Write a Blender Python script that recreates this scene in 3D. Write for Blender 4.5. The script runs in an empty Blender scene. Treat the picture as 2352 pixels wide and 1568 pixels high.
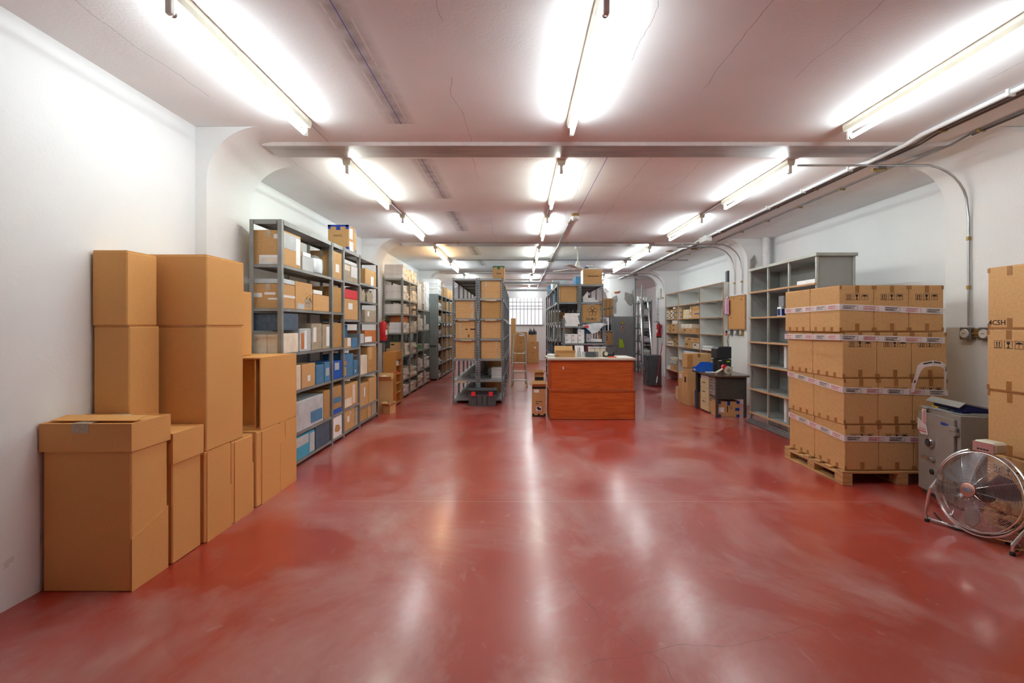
import bpy, math, random
from mathutils import Vector, Matrix
random.seed(7)
S = bpy.context.scene
COL = S.collection
PI = math.pi

# ---------------------------------------------------------------- camera, world, exposure
cam_d = bpy.data.cameras.new('camera')
cam = bpy.data.objects.new('camera', cam_d)
COL.objects.link(cam)
cam.location = (0, 0, 1.55)
cam.rotation_euler = (PI/2, 0, 0)
cam_d.sensor_width = 36
cam_d.lens = 1100/2352*36
cam_d.shift_x = -14/2352
cam_d.shift_y = -34/2352
cam_d.clip_start = 0.05
S.camera = cam
W = bpy.data.worlds.new('world')
S.world = W
W.use_nodes = True
W.node_tree.nodes['Background'].inputs[0].default_value = (0.75, 0.85, 1, 1)
W.node_tree.nodes['Background'].inputs[1].default_value = 0.6
S.view_settings.view_transform = 'Standard'
S.view_settings.look = 'None'
S.view_settings.gamma = 1
S.view_settings.use_curve_mapping = False
S.view_settings.exposure = 1.75
S.cycles.max_bounces = 8
S.cycles.diffuse_bounces = 5
S.cycles.glossy_bounces = 3
S.cycles.transmission_bounces = 3
S.cycles.adaptive_threshold = 0.03
S.cycles.caustics_reflective = False
S.cycles.caustics_refractive = False
TUBE_POWER = 17.5          # emission strength of a fluorescent tube

# ---------------------------------------------------------------- materials
MATS = {}
def lin(c):
    def f(u):
        u /= 255.0
        return u/12.92 if u <= 0.04045 else ((u+0.055)/1.055)**2.4
    return (f(c[0]), f(c[1]), f(c[2]), 1)
def newmat(name):
    m = bpy.data.materials.new(name); m.use_nodes = True
    MATS[name] = m
    nt = m.node_tree
    return m, nt, nt.nodes['Principled BSDF']
def N(nt, t, **kw):
    n = nt.nodes.new(t)
    for k, v in kw.items():
        if k.startswith('i_'):
            n.inputs[int(k[2:])].default_value = v
        else:
            setattr(n, k, v)
    return n
def ramp(nt, stops):
    r = nt.nodes.new('ShaderNodeValToRGB')
    e = r.color_ramp.elements
    e[0].position, e[0].color = stops[0]
    e[1].position, e[1].color = stops[-1]
    for p, c in stops[1:-1]:
        x = e.new(p); x.color = c
    return r
def mixc(nt, fac, a, b, blend='MIX'):
    n = nt.nodes.new('ShaderNodeMix'); n.data_type = 'RGBA'; n.blend_type = blend
    for sock, val in ((0, fac), (6, a), (7, b)):
        if hasattr(val, 'type') and hasattr(val, 'node'):
            nt.links.new(val, n.inputs[sock])
        else:
            n.inputs[sock].default_value = val
    return n.outputs[2]
def math_(nt, op, a, b=0.0, c=None):
    n = nt.nodes.new('ShaderNodeMath'); n.operation = op
    for i, val in enumerate((a, b) if c is None else (a, b, c)):
        if hasattr(val, 'node'):
            nt.links.new(val, n.inputs[i])
        else:
            n.inputs[i].default_value = val
    return n.outputs[0]
def simple(name, rgb, rough=0.6, metal=0.0, var=0.06, scale=14.0, bump=0.0, spec=None, stretch=None, trans=0.0, alpha=1.0, coat=0.0):
    """plain surface with a little mottling and a random tint for each object"""
    m, nt, b = newmat(name)
    col = lin(rgb)
    tc = N(nt, 'ShaderNodeTexCoord')
    src = tc.outputs['Object']
    if stretch:
        mp = N(nt, 'ShaderNodeMapping'); mp.inputs['Scale'].default_value = stretch
        nt.links.new(src, mp.inputs[0]); src = mp.outputs[0]
    nz = N(nt, 'ShaderNodeTexNoise'); nz.inputs['Scale'].default_value = scale; nz.inputs['Detail'].default_value = 5
    nt.links.new(src, nz.inputs['Vector'])
    d = tuple(max(0, c*(1-var*2.2)) for c in col[:3]) + (1,)
    l = tuple(min(1, c*(1+var*1.6)) for c in col[:3]) + (1,)
    r = ramp(nt, [(0.3, d), (0.7, l)])
    nt.links.new(nz.outputs[0], r.inputs[0])
    oi = N(nt, 'ShaderNodeObjectInfo')
    v = math_(nt, 'MULTIPLY_ADD', oi.outputs['Random'], var*1.6, 1-var*0.8)
    hs = N(nt, 'ShaderNodeHueSaturation')
    nt.links.new(v, hs.inputs['Value']); nt.links.new(r.outputs[0], hs.inputs['Color'])
    nt.links.new(hs.outputs[0], b.inputs['Base Color'])
    b.inputs['Roughness'].default_value = rough
    b.inputs['Metallic'].default_value = metal
    if spec is not None: b.inputs['Specular IOR Level'].default_value = spec
    if trans: b.inputs['Transmission Weight'].default_value = trans
    if alpha < 1: b.inputs['Alpha'].default_value = alpha
    if coat: b.inputs['Coat Weight'].default_value = coat
    if bump:
        bp = N(nt, 'ShaderNodeBump'); bp.inputs['Strength'].default_value = bump; bp.inputs['Distance'].default_value = 0.01
        nt.links.new(nz.outputs[0], bp.inputs['Height']); nt.links.new(bp.outputs[0], b.inputs['Normal'])
    return m

simple('card_orange', (228, 170, 103), 0.75, var=0.02, scale=90, spec=0.25)
simple('card', (208, 164, 112), 0.75, var=0.035, scale=50, spec=0.25)
simple('card_dark', (190, 146, 92), 0.75, var=0.05, scale=30, spec=0.25)
simple('card_grey', (176, 162, 140), 0.75, var=0.08, scale=20, spec=0.25)
simple('card_inside', (190, 135, 78), 0.8, var=0.05, scale=20, spec=0.2)
simple('fibreboard', (186, 124, 56), 0.7, var=0.06, scale=60)
simple('white_board', (236, 232, 226), 0.6, var=0.05, scale=9)
simple('cream_board', (238, 224, 204), 0.65, var=0.06, scale=9)
simple('paper', (244, 244, 244), 0.7, var=0.04, scale=9)
simple('paper_grey', (196, 200, 204), 0.6, var=0.05, scale=9)
simple('ink', (42, 36, 34), 0.8, var=0.02)
simple('ink_red', (205, 95, 105), 0.8, var=0.02)
simple('tape_white', (232, 222, 222), 0.35, var=0.04, scale=30)
simple('tape_brown', (164, 114, 62), 0.28, var=0.06, scale=30)
simple('tape_clear', (196, 178, 152), 0.22, var=0.08, scale=50)
simple('tape_blue', (28, 68, 170), 0.35, var=0.05)
simple('tape_green', (20, 110, 72), 0.4, var=0.05)
simple('tape_black', (38, 34, 32), 0.4, var=0.05)
simple('steel_dark', (150, 152, 150), 0.42, metal=0.25, var=0.08, scale=6)
simple('steel_grey', (152, 156, 158), 0.42, metal=0.3, var=0.07, scale=5)
simple('steel_pale', (176, 176, 168), 0.45, metal=0.4, var=0.07, scale=5)
simple('panel_grey', (160, 162, 159), 0.5, var=0.04, scale=4)
simple('chrome', (225, 225, 228), 0.12, metal=1.0, var=0.02)
simple('aluminium', (222, 221, 214), 0.32, metal=0.35, var=0.03)
simple('conduit', (196, 196, 200), 0.28, metal=0.85, var=0.05, scale=8)
simple('conduit_dull', (138, 134, 132), 0.4, metal=0.6, var=0.08, scale=8)
simple('white_plastic', (236, 236, 232), 0.4, var=0.03)
simple('cream_plastic', (222, 216, 196), 0.45, var=0.03)
simple('black_plastic', (46, 47, 50), 0.42, var=0.06)
simple('grey_plastic', (84, 88, 92), 0.5, var=0.05)
simple('clear_plastic', (206, 214, 218), 0.22, var=0.06, scale=10)
simple('red_paint', (196, 20, 30), 0.3, var=0.04)
simple('red_plastic', (226, 50, 62), 0.4, var=0.04)
simple('blue_plastic', (26, 96, 200), 0.38, var=0.04)
simple('blue_dull', (78, 130, 172), 0.6, var=0.08)
simple('blue_dark', (30, 44, 110), 0.5, var=0.06)
simple('cyan_box', (70, 172, 208), 0.5, var=0.05)
simple('orange_card', (206, 122, 66), 0.65, var=0.05)
simple('orange_plastic', (240, 90, 40), 0.4, var=0.04)
simple('yellow', (236, 200, 40), 0.5, var=0.04)
simple('lime', (196, 232, 30), 0.6, var=0.03)
simple('pink', (216, 150, 190), 0.7, var=0.08)
simple('green', (90, 170, 90), 0.55, var=0.06)
simple('brass', (168, 140, 78), 0.4, metal=0.5, var=0.06)
simple('safe_grey', (150, 143, 136), 0.45, var=0.03, scale=50)
simple('cabinet_dark', (72, 78, 84), 0.5, var=0.04, scale=30)
simple('cabinet_grey', (150, 153, 156), 0.45, var=0.03, scale=3)
simple('desk_dark', (76, 72, 68), 0.45, var=0.05, scale=20)
simple('desk_drawer', (150, 138, 130), 0.5, var=0.04)
simple('cream_metal', (222, 206, 160), 0.5, var=0.04)
simple('silver_film', (200, 202, 204), 0.25, metal=0.6, var=0.1, scale=12, bump=0.4)
simple('concrete', (158, 152, 146), 0.9, var=0.12, scale=12, bump=0.5)
simple('brick_red', (176, 98, 70), 0.9, var=0.1)
simple('pvc_white', (238, 238, 238), 0.5, var=0.03)
simple('rubber', (34, 34, 34), 0.7, var=0.05)
simple('wood_edge', (186, 136, 92), 0.6, var=0.12, scale=12)
simple('pallet_wood', (196, 152, 100), 0.7, var=0.14, scale=5, stretch=(1, 1, 6))
simple('white_laminate', (226, 226, 222), 0.5, var=0.02, scale=4)
simple('white_paint', (232, 230, 228), 0.5, var=0.03)
simple('plastic_bag', (212, 216, 222), 0.25, var=0.1, scale=8, bump=0.3)
simple('fan_blade', (120, 118, 120), 0.35, metal=0.4, var=0.04)
simple('copper_cap', (190, 140, 130), 0.3, metal=0.7, var=0.03)
simple('bottle_dark', (36, 38, 50), 0.25, var=0.05)
simple('crate_blue', (78, 96, 116), 0.55, var=0.12, scale=30)
simple('granite', (140, 150, 152), 0.5, var=0.2, scale=70)

def cork():
    m, nt, b = newmat('cork')
    tc = N(nt, 'ShaderNodeTexCoord')
    n1 = N(nt, 'ShaderNodeTexNoise'); n1.inputs['Scale'].default_value = 160
    n2 = N(nt, 'ShaderNodeTexVoronoi'); n2.inputs['Scale'].default_value = 26
    nt.links.new(tc.outputs['Object'], n1.inputs['Vector']); nt.links.new(tc.outputs['Object'], n2.inputs['Vector'])
    r = ramp(nt, [(0.3, lin((196, 138, 78))), (0.7, lin((222, 172, 112)))])
    nt.links.new(n1.outputs[0], r.inputs[0])
    k = math_(nt, 'LESS_THAN', n2.outputs['Distance'], 0.07)
    nt.links.new(mixc(nt, k, r.outputs[0], lin((120, 80, 44))), b.inputs['Base Color'])
    b.inputs['Roughness'].default_value = 0.9
cork()

def wood(name, c1, c2, axis, rough=0.4):
    m, nt, b = newmat(name)
    tc = N(nt, 'ShaderNodeTexCoord')
    mp = N(nt, 'ShaderNodeMapping')
    sc = [18, 18, 18]; sc[axis] = 1.3
    mp.inputs['Scale'].default_value = sc
    nt.links.new(tc.outputs['Object'], mp.inputs[0])
    n1 = N(nt, 'ShaderNodeTexNoise'); n1.inputs['Scale'].default_value = 2.4; n1.inputs['Detail'].default_value = 6; n1.inputs['Distortion'].default_value = 0.7
    nt.links.new(mp.outputs[0], n1.inputs['Vector'])
    r = ramp(nt, [(0.32, lin(c1)), (0.68, lin(c2))])
    nt.links.new(n1.outputs[0], r.inputs[0])
    nt.links.new(r.outputs[0], b.inputs['Base Color'])
    b.inputs['Roughness'].default_value = rough
wood('cherry', (184, 80, 30), (212, 106, 48), 0)
wood('cherry_trim', (168, 72, 28), (200, 98, 44), 0)
wood('counter_top', (190, 176, 160), (214, 202, 188), 0, 0.45)
wood('desk_top', (92, 74, 62), (124, 102, 86), 1, 0.25)
wood('pale_wood', (176, 132, 92), (206, 166, 122), 1, 0.5)

def perforated(name, rgb, metal, rough, step):
    """slotted angle steel: a row of dark punched holes down each leg (holes are too small to cut)"""
    m, nt, b = newmat(name)
    uv = N(nt, 'ShaderNodeUVMap')
    sx = N(nt, 'ShaderNodeSeparateXYZ'); nt.links.new(uv.outputs[0], sx.inputs[0])
    v = math_(nt, 'FRACT', math_(nt, 'DIVIDE', sx.outputs[1], step))
    dv = math_(nt, 'ABSOLUTE', math_(nt, 'SUBTRACT', v, 0.5))
    du = math_(nt, 'ABSOLUTE', math_(nt, 'SUBTRACT', sx.outputs[0], 0.021))
    k = math_(nt, 'MULTIPLY', math_(nt, 'LESS_THAN', dv, 0.24), math_(nt, 'LESS_THAN', du, 0.007))
    tc = N(nt, 'ShaderNodeTexCoord')
    nz = N(nt, 'ShaderNodeTexNoise'); nz.inputs['Scale'].default_value = 6
    nt.links.new(tc.outputs['Object'], nz.inputs['Vector'])
    c = lin(rgb)
    r = ramp(nt, [(0.3, tuple(q*0.8 for q in c[:3])+(1,)), (0.7, tuple(min(1, q*1.15) for q in c[:3])+(1,))])
    nt.links.new(nz.outputs[0], r.inputs[0])
    nt.links.new(mixc(nt, k, r.outputs[0], (0.015, 0.015, 0.018, 1)), b.inputs['Base Color'])
    b.inputs['Metallic'].default_value = metal; b.inputs['Roughness'].default_value = rough
perforated('slotted_dark', (140, 145, 149), 0.35, 0.42, 0.05)
perforated('slotted_pale', (172, 172, 164), 0.4, 0.45, 0.05)

def plaster(name, rgb, bump=0.12, dirt=0.0):
    m, nt, b = newmat(name)
    tc = N(nt, 'ShaderNodeTexCoord')
    n1 = N(nt, 'ShaderNodeTexNoise'); n1.inputs['Scale'].default_value = 0.9; n1.inputs['Detail'].default_value = 6
    n2 = N(nt, 'ShaderNodeTexNoise'); n2.inputs['Scale'].default_value = 45; n2.inputs['Detail'].default_value = 4
    for n in (n1, n2): nt.links.new(tc.outputs['Object'], n.inputs['Vector'])
    c = lin(rgb)
    r = ramp(nt, [(0.35, tuple(q*(0.94-dirt) for q in c[:3])+(1,)), (0.65, c)])
    nt.links.new(n1.outputs[0], r.inputs[0])
    bp = N(nt, 'ShaderNodeBump'); bp.inputs['Strength'].default_value = bump; bp.inputs['Distance'].default_value = 0.01
    nt.links.new(n2.outputs[0], bp.inputs['Height']); nt.links.new(bp.outputs[0], b.inputs['Normal'])
    b.inputs['Roughness'].default_value = 0.85
    b.inputs['Specular IOR Level'].default_value = 0.25
    return m, nt, b, tc, r.outputs[0]
def seam(nt, tc, wob=0.05, wscale=1.5):
    """world x and y with a little wobble"""
    sp = N(nt, 'ShaderNodeSeparateXYZ'); nt.links.new(tc.outputs['Object'], sp.inputs[0])
    nz = N(nt, 'ShaderNodeTexNoise'); nz.inputs['Scale'].default_value = wscale; nz.inputs['Detail'].default_value = 8
    nt.links.new(tc.outputs['Object'], nz.inputs['Vector'])
    w = math_(nt, 'MULTIPLY', math_(nt, 'SUBTRACT', nz.outputs[0], 0.5), wob)
    return sp.outputs[0], sp.outputs[1], w
def band(nt, val, c, half):
    return math_(nt, 'LESS_THAN', math_(nt, 'ABSOLUTE', math_(nt, 'SUBTRACT', val, c)), half)
def AND(nt, a, b): return math_(nt, 'MULTIPLY', a, b)
def OR(nt, a, b): return math_(nt, 'MAXIMUM', a, b)

def wall_material():
    m, nt, b, tc, col = plaster('wall_plaster', (242, 243, 243), 0.1)
    sp = N(nt, 'ShaderNodeSeparateXYZ'); nt.links.new(tc.outputs['Object'], sp.inputs[0])
    n3 = N(nt, 'ShaderNodeTexNoise'); n3.inputs['Scale'].default_value = 5; n3.inputs['Detail'].default_value = 7
    nt.links.new(tc.outputs['Object'], n3.inputs['Vector'])
    low = N(nt, 'ShaderNodeMapRange'); low.inputs[1].default_value = 0.55; low.inputs[2].default_value = 0.0
    nt.links.new(sp.outputs[2], low.inputs[0])
    k = math_(nt, 'MULTIPLY', low.outputs[0], math_(nt, 'GREATER_THAN', n3.outputs[0], 0.6))
    nt.links.new(mixc(nt, math_(nt, 'MULTIPLY', k, 0.5), col, lin((170, 160, 150))), b.inputs['Base Color'])
wall_material()
plaster('pillar_plaster', (240, 240, 239), 0.3)[2]
for nm in ('pillar_plaster',):
    mm = MATS[nm]; nt = mm.node_tree
    rr = [n for n in nt.nodes if n.bl_idname == 'ShaderNodeValToRGB'][0]
    nt.links.new(rr.outputs[0], nt.nodes['Principled BSDF'].inputs['Base Color'])

def ceiling_material():
    m, nt, b, tc, col = plaster('ceiling_plaster', (243, 242, 242), 0.12, 0.03)
    x, y, w = seam(nt, tc, 0.10, 1.2)
    # scars of removed light fittings: dirty strips with a chipped rim
    nz = N(nt, 'ShaderNodeTexNoise'); nz.inputs['Scale'].default_value = 7; nz.inputs['Detail'].default_value = 6
    nt.links.new(tc.outputs['Object'], nz.inputs['Vector'])
    rng = None
    for y0, y1 in ((1.9, 4.1), (4.95, 6.5), (7.2, 8.7), (10.0, 11.6), (12.4, 13.6)):
        q = band(nt, y, (y0+y1)/2, (y1-y0)/2)
        rng = q if rng is None else OR(nt, rng, q)
    strip = AND(nt, band(nt, x, -1.0, 0.07), rng)
    rim = AND(nt, OR(nt, band(nt, math_(nt, 'ADD', x, math_(nt, 'MULTIPLY', w, 0.15)), -1.06, 0.006),
                      band(nt, math_(nt, 'ADD', x, math_(nt, 'MULTIPLY', w, 0.15)), -0.94, 0.006)), rng)
    rim = AND(nt, rim, math_(nt, 'GREATER_THAN', nz.outputs[0], 0.47))
    dd = math_(nt, 'ABSOLUTE', math_(nt, 'SUBTRACT', x, -1.0))
    halo = N(nt, 'ShaderNodeMapRange'); halo.inputs[1].default_value = 0.14; halo.inputs[2].default_value = 0.02
    nt.links.new(dd, halo.inputs[0])
    smudge = AND(nt, AND(nt, halo.outputs[0], rng), math_(nt, 'MULTIPLY', nz.outputs[0], 1.0))
    c1 = mixc(nt, smudge, col, lin((120, 108, 104)))
    c1 = mixc(nt, math_(nt, 'MULTIPLY', rim, 0.5), c1, lin((244, 240, 236)))
    # blue chalk lines
    chalk = AND(nt, band(nt, x, 0.915, 0.004), band(nt, y, 5.9, 1.4))
    chalk = OR(nt, chalk, AND(nt, band(nt, x, -1.0, 0.004), rng))
    chalk = OR(nt, chalk, AND(nt, band(nt, x, -1.78, 0.003), band(nt, y, 4.4, 0.6)))
    c1 = mixc(nt, math_(nt, 'MULTIPLY', chalk, 0.8), c1, lin((90, 96, 190)))
    # hairline cracks running with the bays
    ck = None
    for xc in (-2.35, -0.45, 0.75, 1.35, 1.95, 3.3):
        q = band(nt, math_(nt, 'ADD', x, math_(nt, 'MULTIPLY', w, 2.4)), xc, 0.0022)
        ck = q if ck is None else OR(nt, ck, q)
    n4 = N(nt, 'ShaderNodeTexNoise'); n4.inputs['Scale'].default_value = 0.8
    nt.links.new(tc.outputs['Object'], n4.inputs['Vector'])
    ck = AND(nt, ck, math_(nt, 'GREATER_THAN', n4.outputs[0], 0.5))
    c1 = mixc(nt, math_(nt, 'MULTIPLY', ck, 0.45), c1, lin((110, 92, 88)))
    nt.links.new(c1, b.inputs['Base Color'])
ceiling_material()

def floor_material():
    m, nt, b = newmat('red_epoxy')
    tc = N(nt, 'ShaderNodeTexCoord')
    def noise(scale, detail=6, dist=0.0):
        n = N(nt, 'ShaderNodeTexNoise'); n.inputs['Scale'].default_value = scale; n.inputs['Detail'].default_value = detail; n.inputs['Distortion'].default_value = dist
        nt.links.new(tc.outputs['Object'], n.inputs['Vector']); return n.outputs[0]
    big = noise(0.55, 5, 0.4); mid = noise(1.7, 8, 0.3); fine = noise(30, 4)
    base = ramp(nt, [(0.3, lin((158, 44, 32))), (0.55, lin((172, 56, 42))), (0.75, lin((184, 76, 62)))])
    nt.links.new(big, base.inputs[0])
    # worn, dusty patches with a brushed break-up
    mp0 = N(nt, 'ShaderNodeMapping'); mp0.inputs['Scale'].default_value = (1.0, 0.75, 1); mp0.inputs['Rotation'].default_value = (0, 0, 0.6)
    nt.links.new(tc.outputs['Object'], mp0.inputs[0])
    pn = N(nt, 'ShaderNodeTexNoise'); pn.inputs['Scale'].default_value = 0.95; pn.inputs['Detail'].default_value = 9; pn.inputs['Roughness'].default_value = 0.66; pn.inputs['Distortion'].default_value = 0.5
    nt.links.new(mp0.outputs[0], pn.inputs['Vector'])
    wear = ramp(nt, [(0.46, (0, 0, 0, 1)), (0.70, (1, 1, 1, 1))]); nt.links.new(pn.outputs[0], wear.inputs[0])
    brush = N(nt, 'ShaderNodeMapRange'); brush.inputs[1].default_value = 0.35; brush.inputs[2].default_value = 0.65; brush.inputs[3].default_value = 0.55
    nt.links.new(mid, brush.inputs[0])
    k = math_(nt, 'MULTIPLY', math_(nt, 'MULTIPLY', wear.outputs[0], brush.outputs[0]), 0.85)
    c = mixc(nt, k, base.outputs[0], lin((194, 156, 150)))
    sp = ramp(nt, [(0.68, (0, 0, 0, 1)), (0.74, (1, 1, 1, 1))]); nt.links.new(noise(8, 3), sp.inputs[0])
    c = mixc(nt, math_(nt, 'MULTIPLY', sp.outputs[0], 0.25), c, lin((196, 150, 146)))
    # scuffs: stretched noise
    mp = N(nt, 'ShaderNodeMapping'); mp.inputs['Scale'].default_value = (7, 1.2, 1); mp.inputs['Rotation'].default_value = (0, 0, 0.5)
    nt.links.new(tc.outputs['Object'], mp.inputs[0])
    sn = N(nt, 'ShaderNodeTexNoise'); sn.inputs['Scale'].default_value = 2.2; sn.inputs['Detail'].default_value = 9
    nt.links.new(mp.outputs[0], sn.inputs['Vector'])
    sr = ramp(nt, [(0.66, (0, 0, 0, 1)), (0.74, (1, 1, 1, 1))]); nt.links.new(sn.outputs[0], sr.inputs[0])
    c = mixc(nt, math_(nt, 'MULTIPLY', sr.outputs[0], 0.3), c, lin((186, 130, 124)))
    # cracks and the construction joint
    x, y, w = seam(nt, tc, 0.5, 1.1)
    joint = AND(nt, band(nt, math_(nt, 'ADD', y, math_(nt, 'MULTIPLY', w, 0.06)), 4.25, 0.005), band(nt, x, 0.8, 2.4))
    c = mixc(nt, math_(nt, 'MULTIPLY', joint, 0.45), c, lin((206, 170, 166)))
    cr = AND(nt, band(nt, math_(nt, 'ADD', math_(nt, 'MULTIPLY_ADD', y, 0.45, x), w), 1.62, 0.0018), band(nt, y, 2.5, 0.65))
    cr2 = AND(nt, band(nt, math_(nt, 'ADD', math_(nt, 'MULTIPLY_ADD', x, -0.25, y), w), 2.1, 0.0018), band(nt, x, 1.1, 0.8))
    c = mixc(nt, math_(nt, 'MULTIPLY', OR(nt, cr, cr2), 0.6), c, lin((84, 30, 28)))
    nt.links.new(c, b.inputs['Base Color'])
    rr = N(nt, 'ShaderNodeMapRange'); rr.inputs[1].default_value = 0.3; rr.inputs[2].default_value = 0.75; rr.inputs[3].default_value = 0.3; rr.inputs[4].default_value = 0.42
    nt.links.new(mid, rr.inputs[0])
    r2 = math_(nt, 'MULTIPLY_ADD', k, 0.35, rr.outputs[0])
    nt.links.new(r2, b.inputs['Roughness'])
    b.inputs['Coat Weight'].default_value = 0.7; b.inputs['Coat Roughness'].default_value = 0.19
    b.inputs['Specular IOR Level'].default_value = 0.5
floor_material()

def flange_material():
    m, nt, b = newmat('flange_steel')
    tc = N(nt, 'ShaderNodeTexCoord')
    mp = N(nt, 'ShaderNodeMapping'); mp.inputs['Scale'].default_value = (0.6, 3, 1)
    nt.links.new(tc.outputs['Object'], mp.inputs[0])
    n = N(nt, 'ShaderNodeTexNoise'); n.inputs['Scale'].default_value = 1.7; n.inputs['Detail'].default_value = 8
    nt.links.new(mp.outputs[0], n.inputs['Vector'])
    r = ramp(nt, [(0.35, lin((156, 146, 144))), (0.5, lin((186, 176, 172))), (0.65, lin((160, 160, 162)))])
    nt.links.new(n.outputs[0], r.inputs[0]); nt.links.new(r.outputs[0], b.inputs['Base Color'])
    b.inputs['Roughness'].default_value = 0.28; b.inputs['Metallic'].default_value = 0.12
flange_material()

def emis(name, rgb, strength, base=(1, 1, 1, 1)):
    m, nt, b = newmat(name)
    b.inputs['Base Color'].default_value = base
    b.inputs['Emission Color'].default_value = rgb
    b.inputs['Emission Strength'].default_value = strength
emis('tube_cool', (0.86, 0.97, 1.0, 1), TUBE_POWER)
emis('tube_green', (0.90, 1.0, 0.92, 1), TUBE_POWER)
emis('tube_warm', (1.0, 0.66, 0.34, 1), TUBE_POWER*0.85)
emis('daylight_panel', (0.96, 0.93, 0.97, 1), 0.24, (0.8, 0.8, 0.8, 1))

def warning_print(name, rgb): simple(name, rgb, 0.5, var=0.01)
# ---------------------------------------------------------------- mesh helpers
class MB:
    def __init__(s): s.v = []; s.f = []
    def add(s, vs, fs):
        o = len(s.v); s.v += [tuple(p) for p in vs]; s.f += [tuple(i+o for i in f) for f in fs]; return s
    def box(s, x0, x1, y0, y1, z0, z1, M=None):
        vs = [(x0,y0,z0),(x1,y0,z0),(x1,y1,z0),(x0,y1,z0),(x0,y0,z1),(x1,y0,z1),(x1,y1,z1),(x0,y1,z1)]
        if M is not None: vs = [M @ Vector(p) for p in vs]
        return s.add(vs, [(0,3,2,1),(4,5,6,7),(0,1,5,4),(1,2,6,5),(2,3,7,6),(3,0,4,7)])
    def cbox(s, x0, x1, y0, y1, z0, z1, b=0.004, M=None):
        """box with chamfered edges"""
        b = min(b, (x1-x0)*.3, (y1-y0)*.3, (z1-z0)*.3)
        X = (x0, x1); Y = (y0, y1); Z = (z0, z1)
        vs = []; idx = {}
        for i in (0,1):
            for j in (0,1):
                for k in (0,1):
                    sx = b if i == 0 else -b; sy = b if j == 0 else -b; sz = b if k == 0 else -b
                    idx[i,j,k,0] = len(vs); vs.append((X[i], Y[j]+sy, Z[k]+sz))
                    idx[i,j,k,1] = len(vs); vs.append((X[i]+sx, Y[j], Z[k]+sz))
                    idx[i,j,k,2] = len(vs); vs.append((X[i]+sx, Y[j]+sy, Z[k]))
        if M is not None: vs = [M @ Vector(p) for p in vs]
        I = idx; fs = []
        def q(a, flip): fs.append(tuple(a) if not flip else tuple(reversed(a)))
        for i in (0,1): q([I[i,0,0,0],I[i,1,0,0],I[i,1,1,0],I[i,0,1,0]], i == 0)
        for j in (0,1): q([I[0,j,0,1],I[1,j,0,1],I[1,j,1,1],I[0,j,1,1]], j == 1)
        for k in (0,1): q([I[0,0,k,2],I[1,0,k,2],I[1,1,k,2],I[0,1,k,2]], k == 0)
        for i in (0,1):
            for j in (0,1): q([I[i,j,0,0],I[i,j,0,1],I[i,j,1,1],I[i,j,1,0]], (i+j) % 2 == 1)
        for i in (0,1):
            for k in (0,1): q([I[i,0,k,0],I[i,0,k,2],I[i,1,k,2],I[i,1,k,0]], (i+k) % 2 == 0)
        for j in (0,1):
            for k in (0,1): q([I[0,j,k,1],I[0,j,k,2],I[1,j,k,2],I[1,j,k,1]], (j+k) % 2 == 1)
        for i in (0,1):
            for j in (0,1):
                for k in (0,1): q([I[i,j,k,0],I[i,j,k,1],I[i,j,k,2]], (i+j+k) % 2 == 0)
        return s.add(vs, fs)
    def cyl(s, p0, p1, r0, r1=None, n=12, caps=True):
        p0 = Vector(p0); p1 = Vector(p1); r1 = r0 if r1 is None else r1
        d = (p1-p0).normalized(); a = Vector((0,0,1)) if abs(d.z) < 0.9 else Vector((1,0,0))
        u = d.cross(a).normalized(); w = d.cross(u)
        vs = []
        for p, r in ((p0, r0), (p1, r1)):
            for i in range(n):
                t = 2*PI*i/n; vs.append(p + u*(r*math.cos(t)) + w*(r*math.sin(t)))
        fs = [(i, i+n, (i+1) % n+n, (i+1) % n) for i in range(n)]
        if caps: fs += [tuple(range(n)), tuple(reversed(range(n, 2*n)))]
        return s.add(vs, fs)
    def tube(s, path, r, n=8, closed=False):
        P = [Vector(p) for p in path]; m = len(P); vs = []; fs = []
        up = None
        for i, p in enumerate(P):
            a = P[i-1] if (i > 0 or closed) else P[i]
            b = P[(i+1) % m] if (i < m-1 or closed) else P[i]
            d = (b-a).normalized()
            if up is None:
                ref = Vector((0,0,1)) if abs(d.z) < 0.9 else Vector((1,0,0))
                up = d.cross(ref).normalized()
            else:
                up = (up - d*up.dot(d)); up = up.normalized() if up.length > 1e-6 else d.orthogonal().normalized()
            w = d.cross(up)
            for k in range(n):
                t = 2*PI*k/n; vs.append(p + up*(r*math.cos(t)) + w*(r*math.sin(t)))
        for i in range(m if closed else m-1):
            j = (i+1) % m
            for k in range(n): fs.append((i*n+k, i*n+(k+1) % n, j*n+(k+1) % n, j*n+k))
        if not closed: fs += [tuple(reversed(range(n))), tuple(range((m-1)*n, m*n))]
        return s.add(vs, fs)
    def lathe(s, prof, n=16, M=None):
        vs = []; fs = []; m = len(prof)
        for r, z in prof:
            for k in range(n):
                t = 2*PI*k/n; vs.append(Vector((r*math.cos(t), r*math.sin(t), z)))
        if M is not None: vs = [M @ p for p in vs]
        for i in range(m-1):
            for k in range(n): fs.append((i*n+k, i*n+(k+1) % n, (i+1)*n+(k+1) % n, (i+1)*n+k))
        fs += [tuple(reversed(range(n))), tuple(range((m-1)*n, m*n))]
        return s.add(vs, fs)
    def prism(s, poly, a, b, plane='xz', M=None):
        """extrude a polygon; plane xz: along y, yz: along x, xy: along z"""
        def P(p, t):
            return {'xz': (p[0], t, p[1]), 'yz': (t, p[0], p[1]), 'xy': (p[0], p[1], t)}[plane]
        n = len(poly)
        vs = [P(p, a) for p in poly] + [P(p, b) for p in poly]
        if M is not None: vs = [M @ Vector(p) for p in vs]
        fs = [tuple(range(n)), tuple(reversed(range(n, 2*n)))] + [(i, i+n, (i+1) % n+n, (i+1) % n) for i in range(n)]
        return s.add(vs, fs)
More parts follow.
